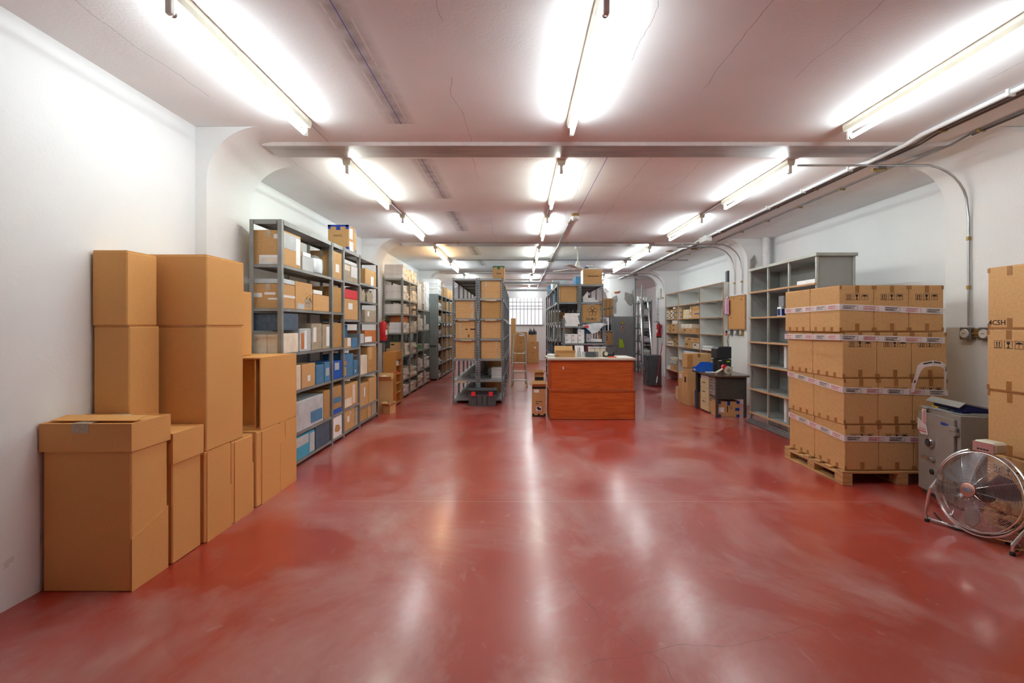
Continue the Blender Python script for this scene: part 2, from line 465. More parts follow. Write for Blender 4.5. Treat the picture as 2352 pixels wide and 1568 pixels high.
    def mesh(s, name, smooth=False, angle=35):
        me = bpy.data.meshes.new(name)
        me.from_pydata(s.v, [], s.f)
        import bmesh
        bm = bmesh.new(); bm.from_mesh(me)
        bmesh.ops.recalc_face_normals(bm, faces=bm.faces)
        bm.to_mesh(me); bm.free()
        if smooth:
            me.polygons.foreach_set('use_smooth', [True]*len(me.polygons))
            me.set_sharp_from_angle(angle=math.radians(angle))
        return me
def uv_box(me):
    """metre-scaled box projection measured from the mesh's own corner"""
    vs = me.vertices
    mn = [min(v.co[i] for v in vs) for i in range(3)]
    ul = me.uv_layers.new(name='UVMap')
    for p in me.polygons:
        n = p.normal; ax = max(range(3), key=lambda i: abs(n[i]))
        a, b = [(1, 2), (0, 2), (0, 1)][ax]
        cs = [[vs[i].co[k]-mn[k] for k in (a, b)] for i in p.vertices]
        lu = min(c[0] for c in cs)
        for li, c in zip(p.loop_indices, cs):
            ul.data[li].uv = (c[0]-lu, c[1])

def newobj(name, me, mat):
    o = bpy.data.objects.new(name, me); COL.objects.link(o)
    if mat and not me.materials: me.materials.append(MATS[mat])
    return o
def tag(o, label=None, cat=None, group=None, kind=None):
    if label: o['label'] = label
    if cat: o['category'] = cat
    if group: o['group'] = group
    if kind: o['kind'] = kind
    return o
def thing(name, label, cat, loc=(0,0,0), rz=0.0, group=None):
    o = bpy.data.objects.new(name, None); COL.objects.link(o)
    o.empty_display_size = 0.05
    o.location = loc; o.rotation_euler = (0, 0, rz)
    return tag(o, label, cat, group)
def wm(o):
    m = Matrix.Translation(o.location) @ o.rotation_euler.to_matrix().to_4x4()
    return wm(o.parent) @ m if o.parent else m
def part(parent, name, mb, mat, local=False, smooth=False, label=None, uv=False, kind=None):
    """a mesh child; its coordinates are world ones unless local"""
    me = mb.mesh(name, smooth) if isinstance(mb, MB) else mb
    if parent and not local and isinstance(mb, MB):
        me.transform(wm(parent).inverted())
    if uv and not me.uv_layers: uv_box(me)
    o = newobj(name, me, mat); o.parent = parent
    if label: o['label'] = label
    if kind: o['kind'] = kind
    return o
def single(name, mb, mat, label, cat, group=None, smooth=False, uv=False, origin=None):
    """a thing that is one mesh, in world coordinates"""
    me = mb.mesh(name, smooth)
    if origin is None:
        xs = [v.co for v in me.vertices]
        origin = Vector(((min(p.x for p in xs)+max(p.x for p in xs))/2, (min(p.y for p in xs)+max(p.y for p in xs))/2, min(p.z for p in xs)))
    me.transform(Matrix.Translation(-Vector(origin)))
    if uv: uv_box(me)
    o = newobj(name, me, mat); o.location = origin
    return tag(o, label, cat, group)
def struct(name, mb, mat, parent=None, label=None, smooth=False, uv=False):
    o = newobj(name, mb.mesh(name, smooth), mat)
    if uv: uv_box(o.data)
    o.parent = parent
    if parent is None: o['kind'] = 'structure'
    if label: o['label'] = label
    return o
def copy_tree(o, parent=None):
    c = o.copy(); COL.objects.link(c); c.parent = parent
    for ch in o.children:
        copy_tree(ch, c)
    return c
ORD = ['first', 'second', 'third', 'fourth', 'fifth', 'sixth', 'seventh', 'eighth', 'ninth', 'tenth', 'eleventh', 'twelfth', 'thirteenth', 'fourteenth', 'fifteenth', 'sixteenth']
_TXT = {}
def text_mesh(txt, size, depth=0.0006, align='CENTER', bold=0.0):
    k = (txt, size, align, bold)
    if k not in _TXT:
        cu = bpy.data.curves.new('print', 'FONT'); cu.body = txt; cu.size = size; cu.resolution_u = 2
        cu.align_x = align; cu.align_y = 'CENTER'; cu.extrude = depth; cu.offset = bold
        ob = bpy.data.objects.new('print', cu); COL.objects.link(ob)
        dg = bpy.context.evaluated_depsgraph_get(); dg.update()
        me = bpy.data.meshes.new_from_object(ob.evaluated_get(dg))
        bpy.data.objects.remove(ob); bpy.data.curves.remove(cu)
        _TXT[k] = me
    return _TXT[k]
FACE_R = {'-y': (PI/2, 0, 0), '+x': (PI/2, 0, PI/2), '-x': (PI/2, 0, -PI/2), '+z': (0, 0, 0)}
def text_on(parent, txt, size, pos, face='-y', mat='ink', name='lettering', align='CENTER', bold=0.0, local=False):
    me = text_mesh(txt, size, align=align, bold=bold).copy()
    M = Matrix.Translation(Vector(pos)) @ Matrix.Rotation(FACE_R[face][2], 4, 'Z') @ Matrix.Rotation(FACE_R[face][0], 4, 'X')
    me.transform(M)
    if not local: me.transform(wm(parent).inverted())
    me.materials.clear()
    o = newobj(name, me, mat); o.parent = parent
    return o

# ---------------------------------------------------------------- cartons and other goods
def patch(x0, x1, y0, y1, z0, z1, face, u0, u1, v0, v1, t=0.0015, off=0.0):
    """thin sheet on one face of a box given in fractions of that face"""
    mb = MB()
    if face in ('-y', '+y'):
        a, b = x0+(x1-x0)*u0, x0+(x1-x0)*u1; c, d = z0+(z1-z0)*v0, z0+(z1-z0)*v1
        y = y0-off-t if face == '-y' else y1+off
        mb.box(a, b, y, y+t, c, d)
    elif face in ('-x', '+x'):
        a, b = y0+(y1-y0)*u0, y0+(y1-y0)*u1; c, d = z0+(z1-z0)*v0, z0+(z1-z0)*v1
        x = x0-off-t if face == '-x' else x1+off
        mb.box(x, x+t, a, b, c, d)
    else:
        a, b = x0+(x1-x0)*u0, x0+(x1-x0)*u1; c, d = y0+(y1-y0)*v0, y0+(y1-y0)*v1
        mb.box(a, b, c, d, z1+off, z1+off+t)
    return mb
def carton(label, x0, x1, y0, y1, z0, z1, mat='card', tape='tape_clear', along='y', stickers=(), rz=0.0, group=None, name='cardboard_box', cat='box', corners=None, open_top=False, flap=0.5):
    """closed (or open) carton; rz turns it about its base centre"""
    cx, cy = (x0+x1)/2, (y0+y1)/2
    t = thing(name, label, cat, (cx, cy, z0), rz, group)
    hx, hy, h = (x1-x0)/2, (y1-y0)/2, z1-z0
    if not open_top:
        part(t, 'body', MB().cbox(-hx, hx, -hy, hy, 0, h-0.004, 0.004), mat, local=True)
        fl = MB()
        if along == 'y':
            fl.box(-hx+.002, -0.0015, -hy+.002, hy-.002, h-.0045, h)
            part(t, 'flap', fl, mat, local=True)
            part(t, 'flap', MB().box(0.0015, hx-.002, -hy+.002, hy-.002, h-.0045, h), mat, local=True)
        else:
            fl.box(-hx+.002, hx-.002, -hy+.002, -0.0015, h-.0045, h)
            part(t, 'flap', fl, mat, local=True)
            part(t, 'flap', MB().box(-hx+.002, hx-.002, 0.0015, hy-.002, h-.0045, h), mat, local=True)
        if tape:
            w = 0.025; d = min(0.07, h*.3)
            tp = MB()
            if along == 'y':
                tp.box(-w, w, -hy-.0015, hy+.0015, h, h+.0012)
                tp.box(-w, w, -hy-.0016, -hy, h-d, h); tp.box(-w, w, hy, hy+.0016, h-d, h)
            else:
                tp.box(-hx-.0015, hx+.0015, -w, w, h, h+.0012)
                tp.box(-hx-.0016, -hx, -w, w, h-d, h); tp.box(hx, hx+.0016, -w, w, h-d, h)
            part(t, 'tape', tp, tape, local=True)
    else:
        k = 0.006
        w = MB()
        w.box(-hx, hx, -hy, -hy+k, 0, h).box(-hx, hx, hy-k, hy, 0, h).box(-hx, -hx+k, -hy+k, hy-k, 0, h).box(hx-k, hx, -hy+k, hy-k, 0, h).box(-hx+k, hx-k, -hy+k, hy-k, 0, k)
        part(t, 'body', w, mat, local=True)
        fw = min(hx, hy)*2*flap
        for (ax, sx, sy, ang) in (('x', 0, -1, 0.5), ('x', 0, 1, 0.25), ('y', -1, 0, 0.45), ('y', 1, 0, 0.3)):
            m = MB()
            if ax == 'x':
                M = Matrix.Translation((0, sy*hy, h)) @ Matrix.Rotation(-sy*(PI/2*ang), 4, 'X')
                m.box(-hx, hx, -.002, .002, 0, fw, M)
            else:
                M = Matrix.Translation((sx*hx, 0, h)) @ Matrix.Rotation(sx*(PI/2*ang), 4, 'Y')
                m.box(-.002, .002, -hy, hy, 0, fw, M)
            part(t, 'flap', m, mat, local=True)
    for st in stickers:
        f, u0, u1, v0, v1, sm = st[:6]
        part(t, 'sticker' if not sm.startswith('tape') else 'tape_strip', patch(-hx, hx, -hy, hy, 0, h, f, u0, u1, v0, v1, off=0.0018 if len(st) > 6 else 0.0), sm, local=True)
    if corners:
        for f in ('-y', '-x', '+x'):
            for (u0, u1) in ((0, .14), (.86, 1)):
                for (v0, v1) in ((0, .16), (.84, 1)):
                    part(t, 'tape_strip', patch(-hx, hx, -hy, hy, 0, h, f, u0, u1, v0, v1), corners, local=True)
    return t
_SLAB = {}
def slab(label, x0, x1, y0, y1, z0, z1, mat='white_board', group=None, name='flat_box', rz=0.0, cat='box'):
    """flat lidded box: tray with a slightly larger lid"""
    k = (round(x1-x0, 3), round(y1-y0, 3), round(z1-z0, 3), mat)
    if k not in _SLAB:
        hx, hy, h = (x1-x0)/2, (y1-y0)/2, z1-z0
        mb = MB().box(-hx+.003, hx-.003, -hy+.003, hy-.003, 0, h*.3).cbox(-hx, hx, -hy, hy, h*.3, h-.0008, .002)
        _SLAB[k] = mb.mesh(name)
    o = newobj(name, _SLAB[k], mat)
    o.location = ((x0+x1)/2, (y0+y1)/2, z0); o.rotation_euler = (0, 0, rz)
    return tag(o, label, cat, group)
def stack(where, x0, x1, y0, y1, z0, n, h, mat='white_board', jit=0.012, name='flat_box', group=None, kind='white flat box', cat='box'):
    for i in range(n):
        dx = random.uniform(-jit, jit); dy = random.uniform(-jit, jit)*.6
        lab = f"{kind}, {ORD[i]} up in {where}"
        slab(lab, x0+dx, x1+dx, y0+dy, y1+dy, z0+i*h+.0005, z0+(i+1)*h, mat, group, name, cat=cat)
def post_L(x, y, z0, z1, sx, sy, leg=0.042, t=0.004):
    """angle post with its corner at (x, y), legs towards sx, sy"""
    mb = MB()
    mb.box(min(x, x+sx*leg), max(x, x+sx*leg), min(y, y+sy*t), max(y, y+sy*t), z0, z1)
    mb.box(min(x, x+sx*t), max(x, x+sx*t), min(y+sy*t, y+sy*leg), max(y+sy*t, y+sy*leg), z0, z1)
    return mb
def shelf_board(x0, x1, y0, y1, z, lip=0.035):
    """pressed steel shelf whose top face is at z, edges turned down"""
    t = .003
    mb = MB().box(x0, x1, y0, y1, z-t, z)
    mb.box(x0, x1, y0, y0+t, z-lip, z-t).box(x0, x1, y1-t, y1, z-lip, z-t)
    mb.box(x0, x0+t, y0+t, y1-t, z-lip, z-t).box(x1-t, x1, y0+t, y1-t, z-lip, z-t)
    return mb
def rack(label, x0, x1, ys, levels, zt, post='slotted_dark', board='steel_dark', name='shelving_rack', bolts=False, per_bay=None, lip=.035, back=None):
    """open steel rack running along y: posts at each y of ys, boards at each level of every bay"""
    t = thing(name, label, 'shelving', ((x0+x1)/2, (ys[0]+ys[-1])/2, 0))
    for i, y in enumerate(ys):
        sy = 1 if i < len(ys)-1 else -1
        part(t, 'post', post_L(x0, y, 0, zt, 1, sy), post, uv=True)
        part(t, 'post', post_L(x1, y, 0, zt, -1, sy), post, uv=True)
    e = .0045
    for i in range(len(ys)-1):
        for z in (per_bay[i] if per_bay else levels):
            part(t, 'shelf', shelf_board(x0+e, x1-e, ys[i]+e, ys[i+1]-(e if i == len(ys)-2 else .001), z, lip), board)
    if back:
        part(t, 'back_panel', MB().box(x0-.002 if back[0] < 0 else x1, x0 if back[0] < 0 else x1+.002, ys[0], ys[-1], back[1], zt), back[2])
    return t
# ================================================================ THE SETTING
ZC = 3.285                    # ceiling height
struct('floor', MB().box(-3.4, 6.6, -6.2, 22.6, -0.12, 0), 'red_epoxy', label='glossy red epoxy concrete floor with dusty worn patches')
struct('ceiling', MB().box(-3.4, 6.6, -6.2, 22.6, ZC, ZC+0.15), 'ceiling_plaster', label='white plaster ceiling with cracks and dirty fixture scars')
wl = struct('wall_left', MB().box(-3.4, -2.8, -6, 4.15, 0, ZC).box(-3.4, -3.08, 4.15, 22, 0, ZC), 'wall_plaster', label='white plastered wall behind the cardboard cartons')
wr = struct('wall_right', MB().box(4.75, 5.2, -6, 4.15, 0, ZC).box(5.0, 6.6, 4.15, 15.9, 0, ZC).box(5.9, 6.6, 15.9, 22, 0, ZC), 'wall_plaster', label='white plastered wall behind the pallet and safe')
struct('wall_front', MB().box(-3.4, 6.6, -6.2, -6, 0, ZC), 'wall_plaster')
wx0, wx1, wz0, wz1 = -0.42, 1.12, 1.65, 2.86
struct('wall_back', MB().box(-3.4, wx0, 22, 22.2, 0, ZC).box(wx1, 6.6, 22, 22.2, 0, ZC).box(wx0, wx1, 22, 22.2, 0, wz0).box(wx0, wx1, 22, 22.2, wz1, ZC), 'wall_plaster', label='far end wall below the daylight window')
win = bpy.data.objects.new('window_1', None); COL.objects.link(win); win.location = ((wx0+wx1)/2, 22, wz0)
tag(win, 'bright corrugated daylight window at the far end of the aisle', None, None, 'structure')
nP = 9
for i in range(nP):
    a = wx0 + (wx1-wx0)*i/nP; b = wx0 + (wx1-wx0)*(i+1)/nP
    part(win, 'pane', MB().box(a+.012, b-.012, 22.06, 22.075, wz0, wz1), 'daylight_panel')
for i in range(nP+1):
    a = wx0 + (wx1-wx0)*i/nP
    part(win, 'mullion', MB().box(max(wx0, a-.012), min(wx1, a+.012), 22.03, 22.08, wz0, wz1), 'steel_grey')
for z in (2.36, 2.5, 2.68):
    part(win, 'crossbar', MB().box(wx0, wx1, 21.985, 22.025, z-.014, z+.014), 'steel_grey')
part(win, 'sill', MB().box(wx0-.05, wx1+.05, 21.94, 22.0, wz0-.04, wz0), 'steel_grey')

PORTALS = (-0.84, 4.52, 9.89, 15.25, 20.6)     # near edges of the steel flanges, flush in the ceiling
PILL = ((-1.2, -0.2, -2.70, -2.91, 4.60), (4.15, 5.2, -2.70, -2.91, 4.62), (9.4, 10.25, -2.83, -2.91, 4.50), (14.9, 15.9, -2.85, -2.9, 4.56), (20.2, 21.2, -2.85, -2.9, None))
def pillar(side, y0, y1, xa, xb, xo):
    """shaft whose head curves over into the ceiling; xa, xb: inner face at the near and far edge"""
    a, b = 0.46, 0.46
    mb = MB()
    def prof(xi):
        pts = [(xo, 0), (xi, 0)]
        for i in range(13):
            t = PI/2*i/12
            pts.append((xi - side*a*(1-math.cos(t)), ZC-.002-b+b*math.sin(t)))
        pts.append((xo, ZC-.002))
        return pts
    A, B = prof(xa), prof(xb)
    n = len(A)
    mb.add([(x, y0, z) for x, z in A] + [(x, y1, z) for x, z in B], [tuple(range(n)), tuple(reversed(range(n, 2*n)))] + [(i, i+n, (i+1) % n+n, (i+1) % n) for i in range(n)])
    return mb
PLAB = ('behind the camera', 'nearest the camera', 'between the first and second bays', 'between the second and third bays', 'closest to the far end')
for k, (y0, y1, xa, xb, xr) in enumerate(PILL):
    xo = -2.82 if k == 0 else -3.1
    struct('pillar', pillar(-1, y0, y1, xa, xb, xo), 'pillar_plaster', smooth=True, label='white plastered pillar curving into the ceiling on the carton side')
    if xr: struct('pillar', pillar(1, y0, y1, xr, xr+.02, (4.77 if k == 0 else 5.92 if k == 3 else 5.02)), 'pillar_plaster', smooth=True, label='white plastered pillar curving into the ceiling on the pallet side')
for y0 in PORTALS:
    bm_ = struct('beam', MB().cbox(-2.42, 4.1, y0+.012, y0+.33, ZC-.022, ZC-.0005, .003), 'flange_steel', label='flush grey steel beam flange across the ceiling')
    struct('flange_lip', MB().prism([(y0-.02, ZC-.0005), (y0+.0115, ZC-.0005), (y0+.0115, ZC-.026), (y0+.004, ZC-.026)], -2.42, 4.1, 'yz'), 'white_paint', bm_)
# free-standing column near the switch cabinet, plaster broken away at its head
colm = struct('column', MB().prism([(3.36, 0), (4.06, 0), (4.06, 2.66), (4.12, 2.82), (4.22, 2.95), (4.22, ZC-.001), (3.16, ZC-.001), (3.16, 2.95), (3.3, 2.8), (3.36, 2.6)], 17.3, 18.0, 'xz'), 'pillar_plaster', label='white column with broken plaster patches at its head')
def blob(pts, y, t=.012): return MB().prism(pts, y-t, y, 'xz')
struct('bare_concrete', blob([(3.37, 2.2), (3.46, 2.0), (3.54, 2.05), (3.54, 2.4), (3.6, 2.5), (3.56, 2.68), (3.42, 2.62), (3.35, 2.45)], 17.3), 'concrete', colm)
struct('bare_concrete', blob([(3.86, 2.8), (4.16, 2.7), (4.2, 2.5), (4.1, 2.3), (3.98, 2.35), (3.84, 2.55)], 17.3), 'concrete', colm)
struct('bare_brick', blob([(3.46, 2.8), (3.7, 2.84), (3.66, 2.76), (3.5, 2.74)], 17.3), 'brick_red', colm)
# broken plaster on the pillar by the cork board
single('plaster_flake', MB().prism([(4.56, 2.86), (4.63, 2.95), (4.66, 2.8), (4.6, 2.62), (4.55, 2.68)], 9.365, 9.399, 'xz'), 'concrete', 'grey flake of broken plaster hanging on pillar above the cork board', 'plaster')

# ---------------------------------------------------------------- fluorescent battens
def make_light(mat):
    L = 1.62
    t = thing('ceiling_light', '', 'light')
    prof = [(-.03, 0), (.03, 0), (.04, .03), (.04, .062), (-.04, .062), (-.04, .03)]
    part(t, 'housing', MB().prism([(x, z) for x, z in prof], .0, L, 'xz'), 'cream_plastic', local=True)
    for y in (0.012, L-.042):
        part(t, 'lampholder', MB().cbox(-.016, .016, y, y+.03, -.078, .004, .004), 'white_plastic', local=True)
    part(t, 'tube', MB().cyl((0, .04, -.06), (0, L-.04, -.06), .0165, n=10, caps=False), mat, local=True, smooth=True)
    for y in (0.042, L-.062):
        part(t, 'tube_cap', MB().cyl((0, y, -.06), (0, y+.02, -.06), .0172, n=14), 'steel_pale', local=True, smooth=True)
    return t
ROWS = {'row beside the carton wall': -1.78, 'middle row': 0.45, 'row beside the pipe-run': 2.83}
YS = [-4.9, -2.6, 0.0, 2.42, 4.96, 7.36, 10.3, 12.6, 15.8, 18.1, 20.95]
protos = {k: None for k in ('tube_cool', 'tube_green', 'tube_warm')}
for rn, x in ROWS.items():
    for i, y in enumerate(YS):
        if i < 3: continue
        if i > 9 and rn != 'middle row': continue
        mt = 'tube_cool'
        if i == 4 and rn != 'row beside the pipe-run': mt = 'tube_green'
        if i == 6 and rn == 'row beside the carton wall': mt = 'tube_warm'
        if i == 6 and rn == 'middle row': mt = 'tube_green'
        if protos[mt] is None:
            protos[mt] = make_light(mt); o = protos[mt]
        else:
            o = copy_tree(protos[mt])
        o.location = (x, y, ZC-.063)
        if i == 3 and x > 2: o.location.y = 2.5
        if i == 10: o.scale.y = .6
        word = 'warm glowing' if mt == 'tube_warm' else 'white'
        if i < 3: lab = f'{word} fluorescent batten on ceiling behind the camera, {rn}, {ORD[i]} one'
        else: lab = f'{word} fluorescent batten on ceiling, {rn}, {ORD[i-3]} one visible going back'
        tag(o, lab, 'light', 'fluorescent battens on the ceiling')

# ---------------------------------------------------------------- conduits
def conduit(label, path, r, mat='conduit', clips=(), name='conduit', clip_mat='brass'):
    t = thing(name, label, 'pipe', path[0])
    part(t, 'pipe', MB().tube(path, r, 8), mat, smooth=True)
    for c in clips:
        c = Vector(c)
        part(t, 'clip', MB().cbox(c.x-r*1.6, c.x+r*1.6, c.y-.012, c.y+.012, c.z-r*1.5, c.z+r*1.8, .003), clip_mat)
    return t
def run_path(x, ys, r):
    """along the ceiling, dropping under each steel flange"""
    zt = ZC-r-.004; zb = ZC-.028-r
    P = [(x, ys[0], zt)]
    for y0 in PORTALS:
        if ys[0] < y0-.3 and ys[1] > y0+.7:
            P += [(x, y0-.25, zt), (x, y0-.05, zb), (x, y0+.38, zb), (x, y0+.58, zt)]
    P.append((x, ys[1], zt))
    return P
def clip_pts(x, ys, r, step=0.85):
    out = []; y = ys[0]+.3
    while y < ys[1]:
        if all(not (p-.3 < y < p+.65) for p in PORTALS): out.append((x, y, ZC-r-.003))
        y += step
    return out
thick = conduit('thick white conduit running along ceiling beside the lights', run_path(3.60, (-5.9, 21.8), .019), .019, 'pvc_white', clip_pts(3.60, (1.5, 16), .019), clip_mat='white_plastic')
for x, nm, rng in ((3.70, 'thin steel conduit tight against the thick white ceiling conduit', (-5.9, 21.8)), (3.745, 'second thin steel conduit beside the thick white ceiling conduit', (-5.9, 21.8)),
              (4.04, 'thin steel ceiling conduit running closest to the pallet-side pillars', (-5.9, 14.6)), (4.08, 'outermost of the twin steel ceiling conduits', (-5.9, 4.3))):
    conduit(nm, run_path(x, rng, .0095), .0095, 'conduit_dull', clip_pts(x, (1.2, 13), .0095, .9))
def wall_drop(label, y, zend, xs, XR, r=.0115):
    """across the ceiling, round the pillar head and down the pillar's inner face"""
    zb = ZC-.074-r
    a = b = .46
    P = [(xs, y, zb), (xs+.05, y, zb)]
    rr = .30
    P.append((XR-.006-r-rr-.1, y, zb))
    for i in range(1, 9):
        t = PI/2*(1-i/8)
        P.append((XR-.5+.465*math.cos(t), y, ZC-.5+.42*math.sin(t)))
    P += [(XR-.008-r, y, ZC-.62), (XR-.008-r, y, zend)]
    return conduit(label, P, r, 'conduit', [(XR-.008-r, y, 2.45), (XR-.008-r, y, 1.95)] if zend < 1.9 else [(XR-.008-r, y, 2.45)])
wall_drop('bright steel conduit dropping down the pillar to the wall sockets', 4.90, 1.56, 2.86, 4.63)
wall_drop('steel conduit down the cork board pillar, farther of two', 9.95, 2.22, 3.3, 4.51)
wall_drop('steel conduit down the cork board pillar, nearer of two', 9.6, 2.22, 3.3, 4.50)
wall_drop('steel conduit down the extinguisher pillar past the emergency lamp', 15.0, 2.6, 2.9, 4.56)
wall_drop('long steel conduit down the extinguisher pillar to the floor', 15.6, 0.02, 3.3, 4.57)
for nm, a, b in (('cross conduit on second beam between the carton-wall and middle lights', -1.74, 0.40), ('cross conduit on second beam between the middle and pipe-side lights', 0.50, 2.80)):
    conduit(nm, [(a, 9.82, ZC-.03), (a+.15, 9.85, ZC-.015), (b-.15, 9.85, ZC-.015), (b, 9.82, ZC-.03)], .011, 'conduit', [(a+.5, 9.85, ZC-.015), (b-.5, 9.85, ZC-.015)])
for nm, y in (('thin cross conduit on ceiling beyond the second beam', 12.4), ('thin cross conduit on ceiling beyond the third beam', 17.6)):
    conduit(nm, [(-1.6, y, ZC-.013), (4.4, y, ZC-.013)], .009, 'conduit_dull')
conduit('thin steel ceiling conduit leading back from the smoke detector', run_path(0.84, (7.5, 21.5), .012), .012, 'conduit', clip_pts(0.84, (7.6, 18), .012))
for rn, x in ROWS.items():
    for i in (4, 6):
        y0 = YS[i]+1.62; y1 = YS[i+1]
        conduit(f'short conduit link between two battens of the {rn}, {"nearer" if i == 4 else "farther"} pair', [(x, y0, ZC-.03), (x, y0+.1, ZC-.014), (x, y1-.1, ZC-.014), (x, y1, ZC-.03)], .010, 'conduit')
def junction(label, x, y, z, s=.05):
    t = thing('junction_box', label, 'junction box', (x, y, z))
    part(t, 'base', MB().cbox(-s, s, -s, s, .012, .03, .003), 'conduit_dull', local=True)
    part(t, 'lid', MB().cbox(-s*.95, s*.95, -s*.95, s*.95, -.002, .012, .004), 'brass', local=True)
    part(t, 'gland', MB().cyl((-s-.03, 0, .014), (-s, 0, .014), .012), 'brass', local=True)
    part(t, 'gland', MB().cyl((s, 0, .014), (s+.03, 0, .014), .012), 'brass', local=True)
junction('brass coloured junction box under ceiling where conduits cross', 3.72, 4.93, ZC-.132, .045)
junction('junction box beyond second beam beside thick white conduit', 3.9, 10.6, ZC-.035)
junction('junction box beyond second beam near the curved pillar conduits', 3.45, 10.9, ZC-.035)
junction('small junction box on the thin middle ceiling conduit', 0.84, 12.4, ZC-.06)
junction('junction box beyond third beam beside the extinguisher pillar', 3.9, 15.9, ZC-.035)
part(thick, 'trunking_box', MB().cbox(3.54, 3.66, 9.04, 9.36, ZC-.1, ZC-.005, .006), 'white_plastic')
part(thick, 'box_lid', MB().cbox(3.537, 3.663, 9.035, 9.365, ZC-.112, ZC-.101, .004), 'white_plastic')
d = thing('smoke_detector', 'white round smoke detector with brass base under the ceiling', 'smoke detector', (.88, 7.38, ZC-.105))
part(d, 'mounting_box', MB().lathe([(.062, .066), (.062, .103)], 16), 'brass', local=True, smooth=True)
part(d, 'body', MB().lathe([(.035, 0), (.05, .006), (.058, .03), (.062, .065)], 20), 'white_plastic', local=True, smooth=True)
for k in range(14):
    a = 2*PI*k/14
    part(d, 'vent', MB().box(-.006, .006, -.0012, .0012, .012, .022, Matrix.Translation((.055*math.cos(a), .055*math.sin(a), 0)) @ Matrix.Rotation(a+PI/2, 4, 'Z')), 'grey_plastic', local=True)
dp = thing('drain_pipe', 'white vertical drain pipe in the corner above the grey metal rack', 'pipe', (4.83, 9.325, 0))
part(dp, 'pipe', MB().cyl((0, 0, 0), (0, 0, ZC-.002), .065, n=20), 'pvc_white', local=True, smooth=True)
part(dp, 'collar', MB().cyl((0, 0, 2.5), (0, 0, 2.58), .072, n=20), 'pvc_white', local=True, smooth=True)

# ---------------------------------------------------------------- ceiling fan
cf = thing('ceiling_fan', 'white ceiling fan hanging over the middle racks', 'fan', (1.29, 10.35, 2.79))
part(cf, 'canopy', MB().lathe([(.03, ZC-2.79-.075), (.065, ZC-2.79-.05), (.07, ZC-2.79-.001)], 20), 'white_plastic', local=True, smooth=True)
part(cf, 'rod', MB().cyl((0, 0, .12), (0, 0, ZC-2.79-.06), .014, n=12), 'white_plastic', local=True, smooth=True)
part(cf, 'shroud', MB().lathe([(.062, .05), (.055, .08), (.04, .16), (.03, .165)], 20), 'white_plastic', local=True, smooth=True)
part(cf, 'motor', MB().lathe([(.04, -.02), (.1, -.01), (.12, .015), (.1, .045), (.05, .05)], 24), 'white_plastic', local=True, smooth=True)
for a in (0.15, 2.25, 4.34):
    M = Matrix.Rotation(a, 4, 'Z')
    part(cf, 'blade_arm', MB().box(.09, .2, -.02, .02, .012, .018, M), 'white_plastic', local=True)
    part(cf, 'blade', MB().prism([(.18, -.05), (.72, -.065), (.76, -.03), (.76, .03), (.72, .065), (.18, .05)], .006, .012, 'xy', M @ Matrix.Rotation(.12, 4, 'X')), 'white_plastic', local=True)

# ---------------------------------------------------------------- things on walls and pillars
def extinguisher(label, x, y, z, face, k=1.0):
    t = thing('fire_extinguisher', label, 'fire extinguisher', (x, y, z), face)
    part(t, 'cylinder', MB().lathe([(.074, .03), (.076, .05), (.076, .37), (.066, .41), (.04, .435), (.024, .445)], 24), 'red_paint', local=True, smooth=True)
    part(t, 'base_ring', MB().lathe([(.07, 0), (.077, .006), (.077, .05), (.07, .052)], 24), 'black_plastic', local=True, smooth=True)
    part(t, 'valve', MB().cyl((0, 0, .445), (0, 0, .49), .018, n=12), 'brass', local=True, smooth=True)
    part(t, 'gauge', MB().cyl((0, -.018, .47), (0, -.03, .47), .014, n=14), 'yellow', local=True, smooth=True)
    part(t, 'handle', MB().box(-.012, .012, -.09, .02, .492, .502).box(-.012, .012, -.1, .01, .515, .525, Matrix.Rotation(.12, 4, 'X')), 'black_plastic', local=True)
    part(t, 'hose', MB().tube([(.02, 0, .47), (.07, -.01, .46), (.1, -.01, .40), (.1, -.01, .2), (.095, -.01, .12)], .009, 8), 'rubber', local=True, smooth=True)
    lab = MB()
    for i in range(8):
        a0 = -PI/2 - .75 + 1.5*i/8; a1 = -PI/2 - .75 + 1.5*(i+1)/8
        r = .0768
        lab.add([(r*math.cos(a0), r*math.sin(a0), .16), (r*math.cos(a1), r*math.sin(a1), .16), (r*math.cos(a1), r*math.sin(a1), .27), (r*math.cos(a0), r*math.sin(a0), .27)], [(0, 1, 2, 3)])
    part(t, 'label_sheet', lab, 'paper', local=True, smooth=True)
    for zz, w in ((.345, .09), (.325, .07), (.305, .08), (.125, .08), (.105, .09)):
        m = MB(); n = 6
        for i in range(n):
            a0 = -PI/2 + (-w/2+w*i/n)/.077; a1 = -PI/2 + (-w/2+w*(i+.6)/n)/.077; r = .0768
            m.add([(r*math.cos(a0), r*math.sin(a0), zz), (r*math.cos(a1), r*math.sin(a1), zz), (r*math.cos(a1), r*math.sin(a1), zz+.011), (r*math.cos(a0), r*math.sin(a0), zz+.011)], [(0, 1, 2, 3)])
        part(t, 'lettering', m, 'paper', local=True)
    part(t, 'bracket', MB().box(-.02, .02, .076, .092, .3, .42), 'steel_grey', local=True)
    return t
extinguisher('red fire extinguisher on pillar between the two racks along carton wall', -2.74, 9.75, 1.22, PI/2)
extinguisher('red fire extinguisher hung on pillar above the dark grey cabinet', 4.465, 15.2, 1.2, -PI/2)
em = thing('emergency_lamp', 'white emergency lamp box high on the extinguisher pillar', 'lamp', (4.5595, 15.3, 2.43))
part(em, 'housing', MB().cbox(-.045, 0, -.075, .075, 0, .34, .01), 'cream_plastic', local=True)
part(em, 'diffuser', MB().cbox(-.055, -.0455, -.055, .055, .03, .31, .004), 'white_plastic', local=True)
XR = 4.62
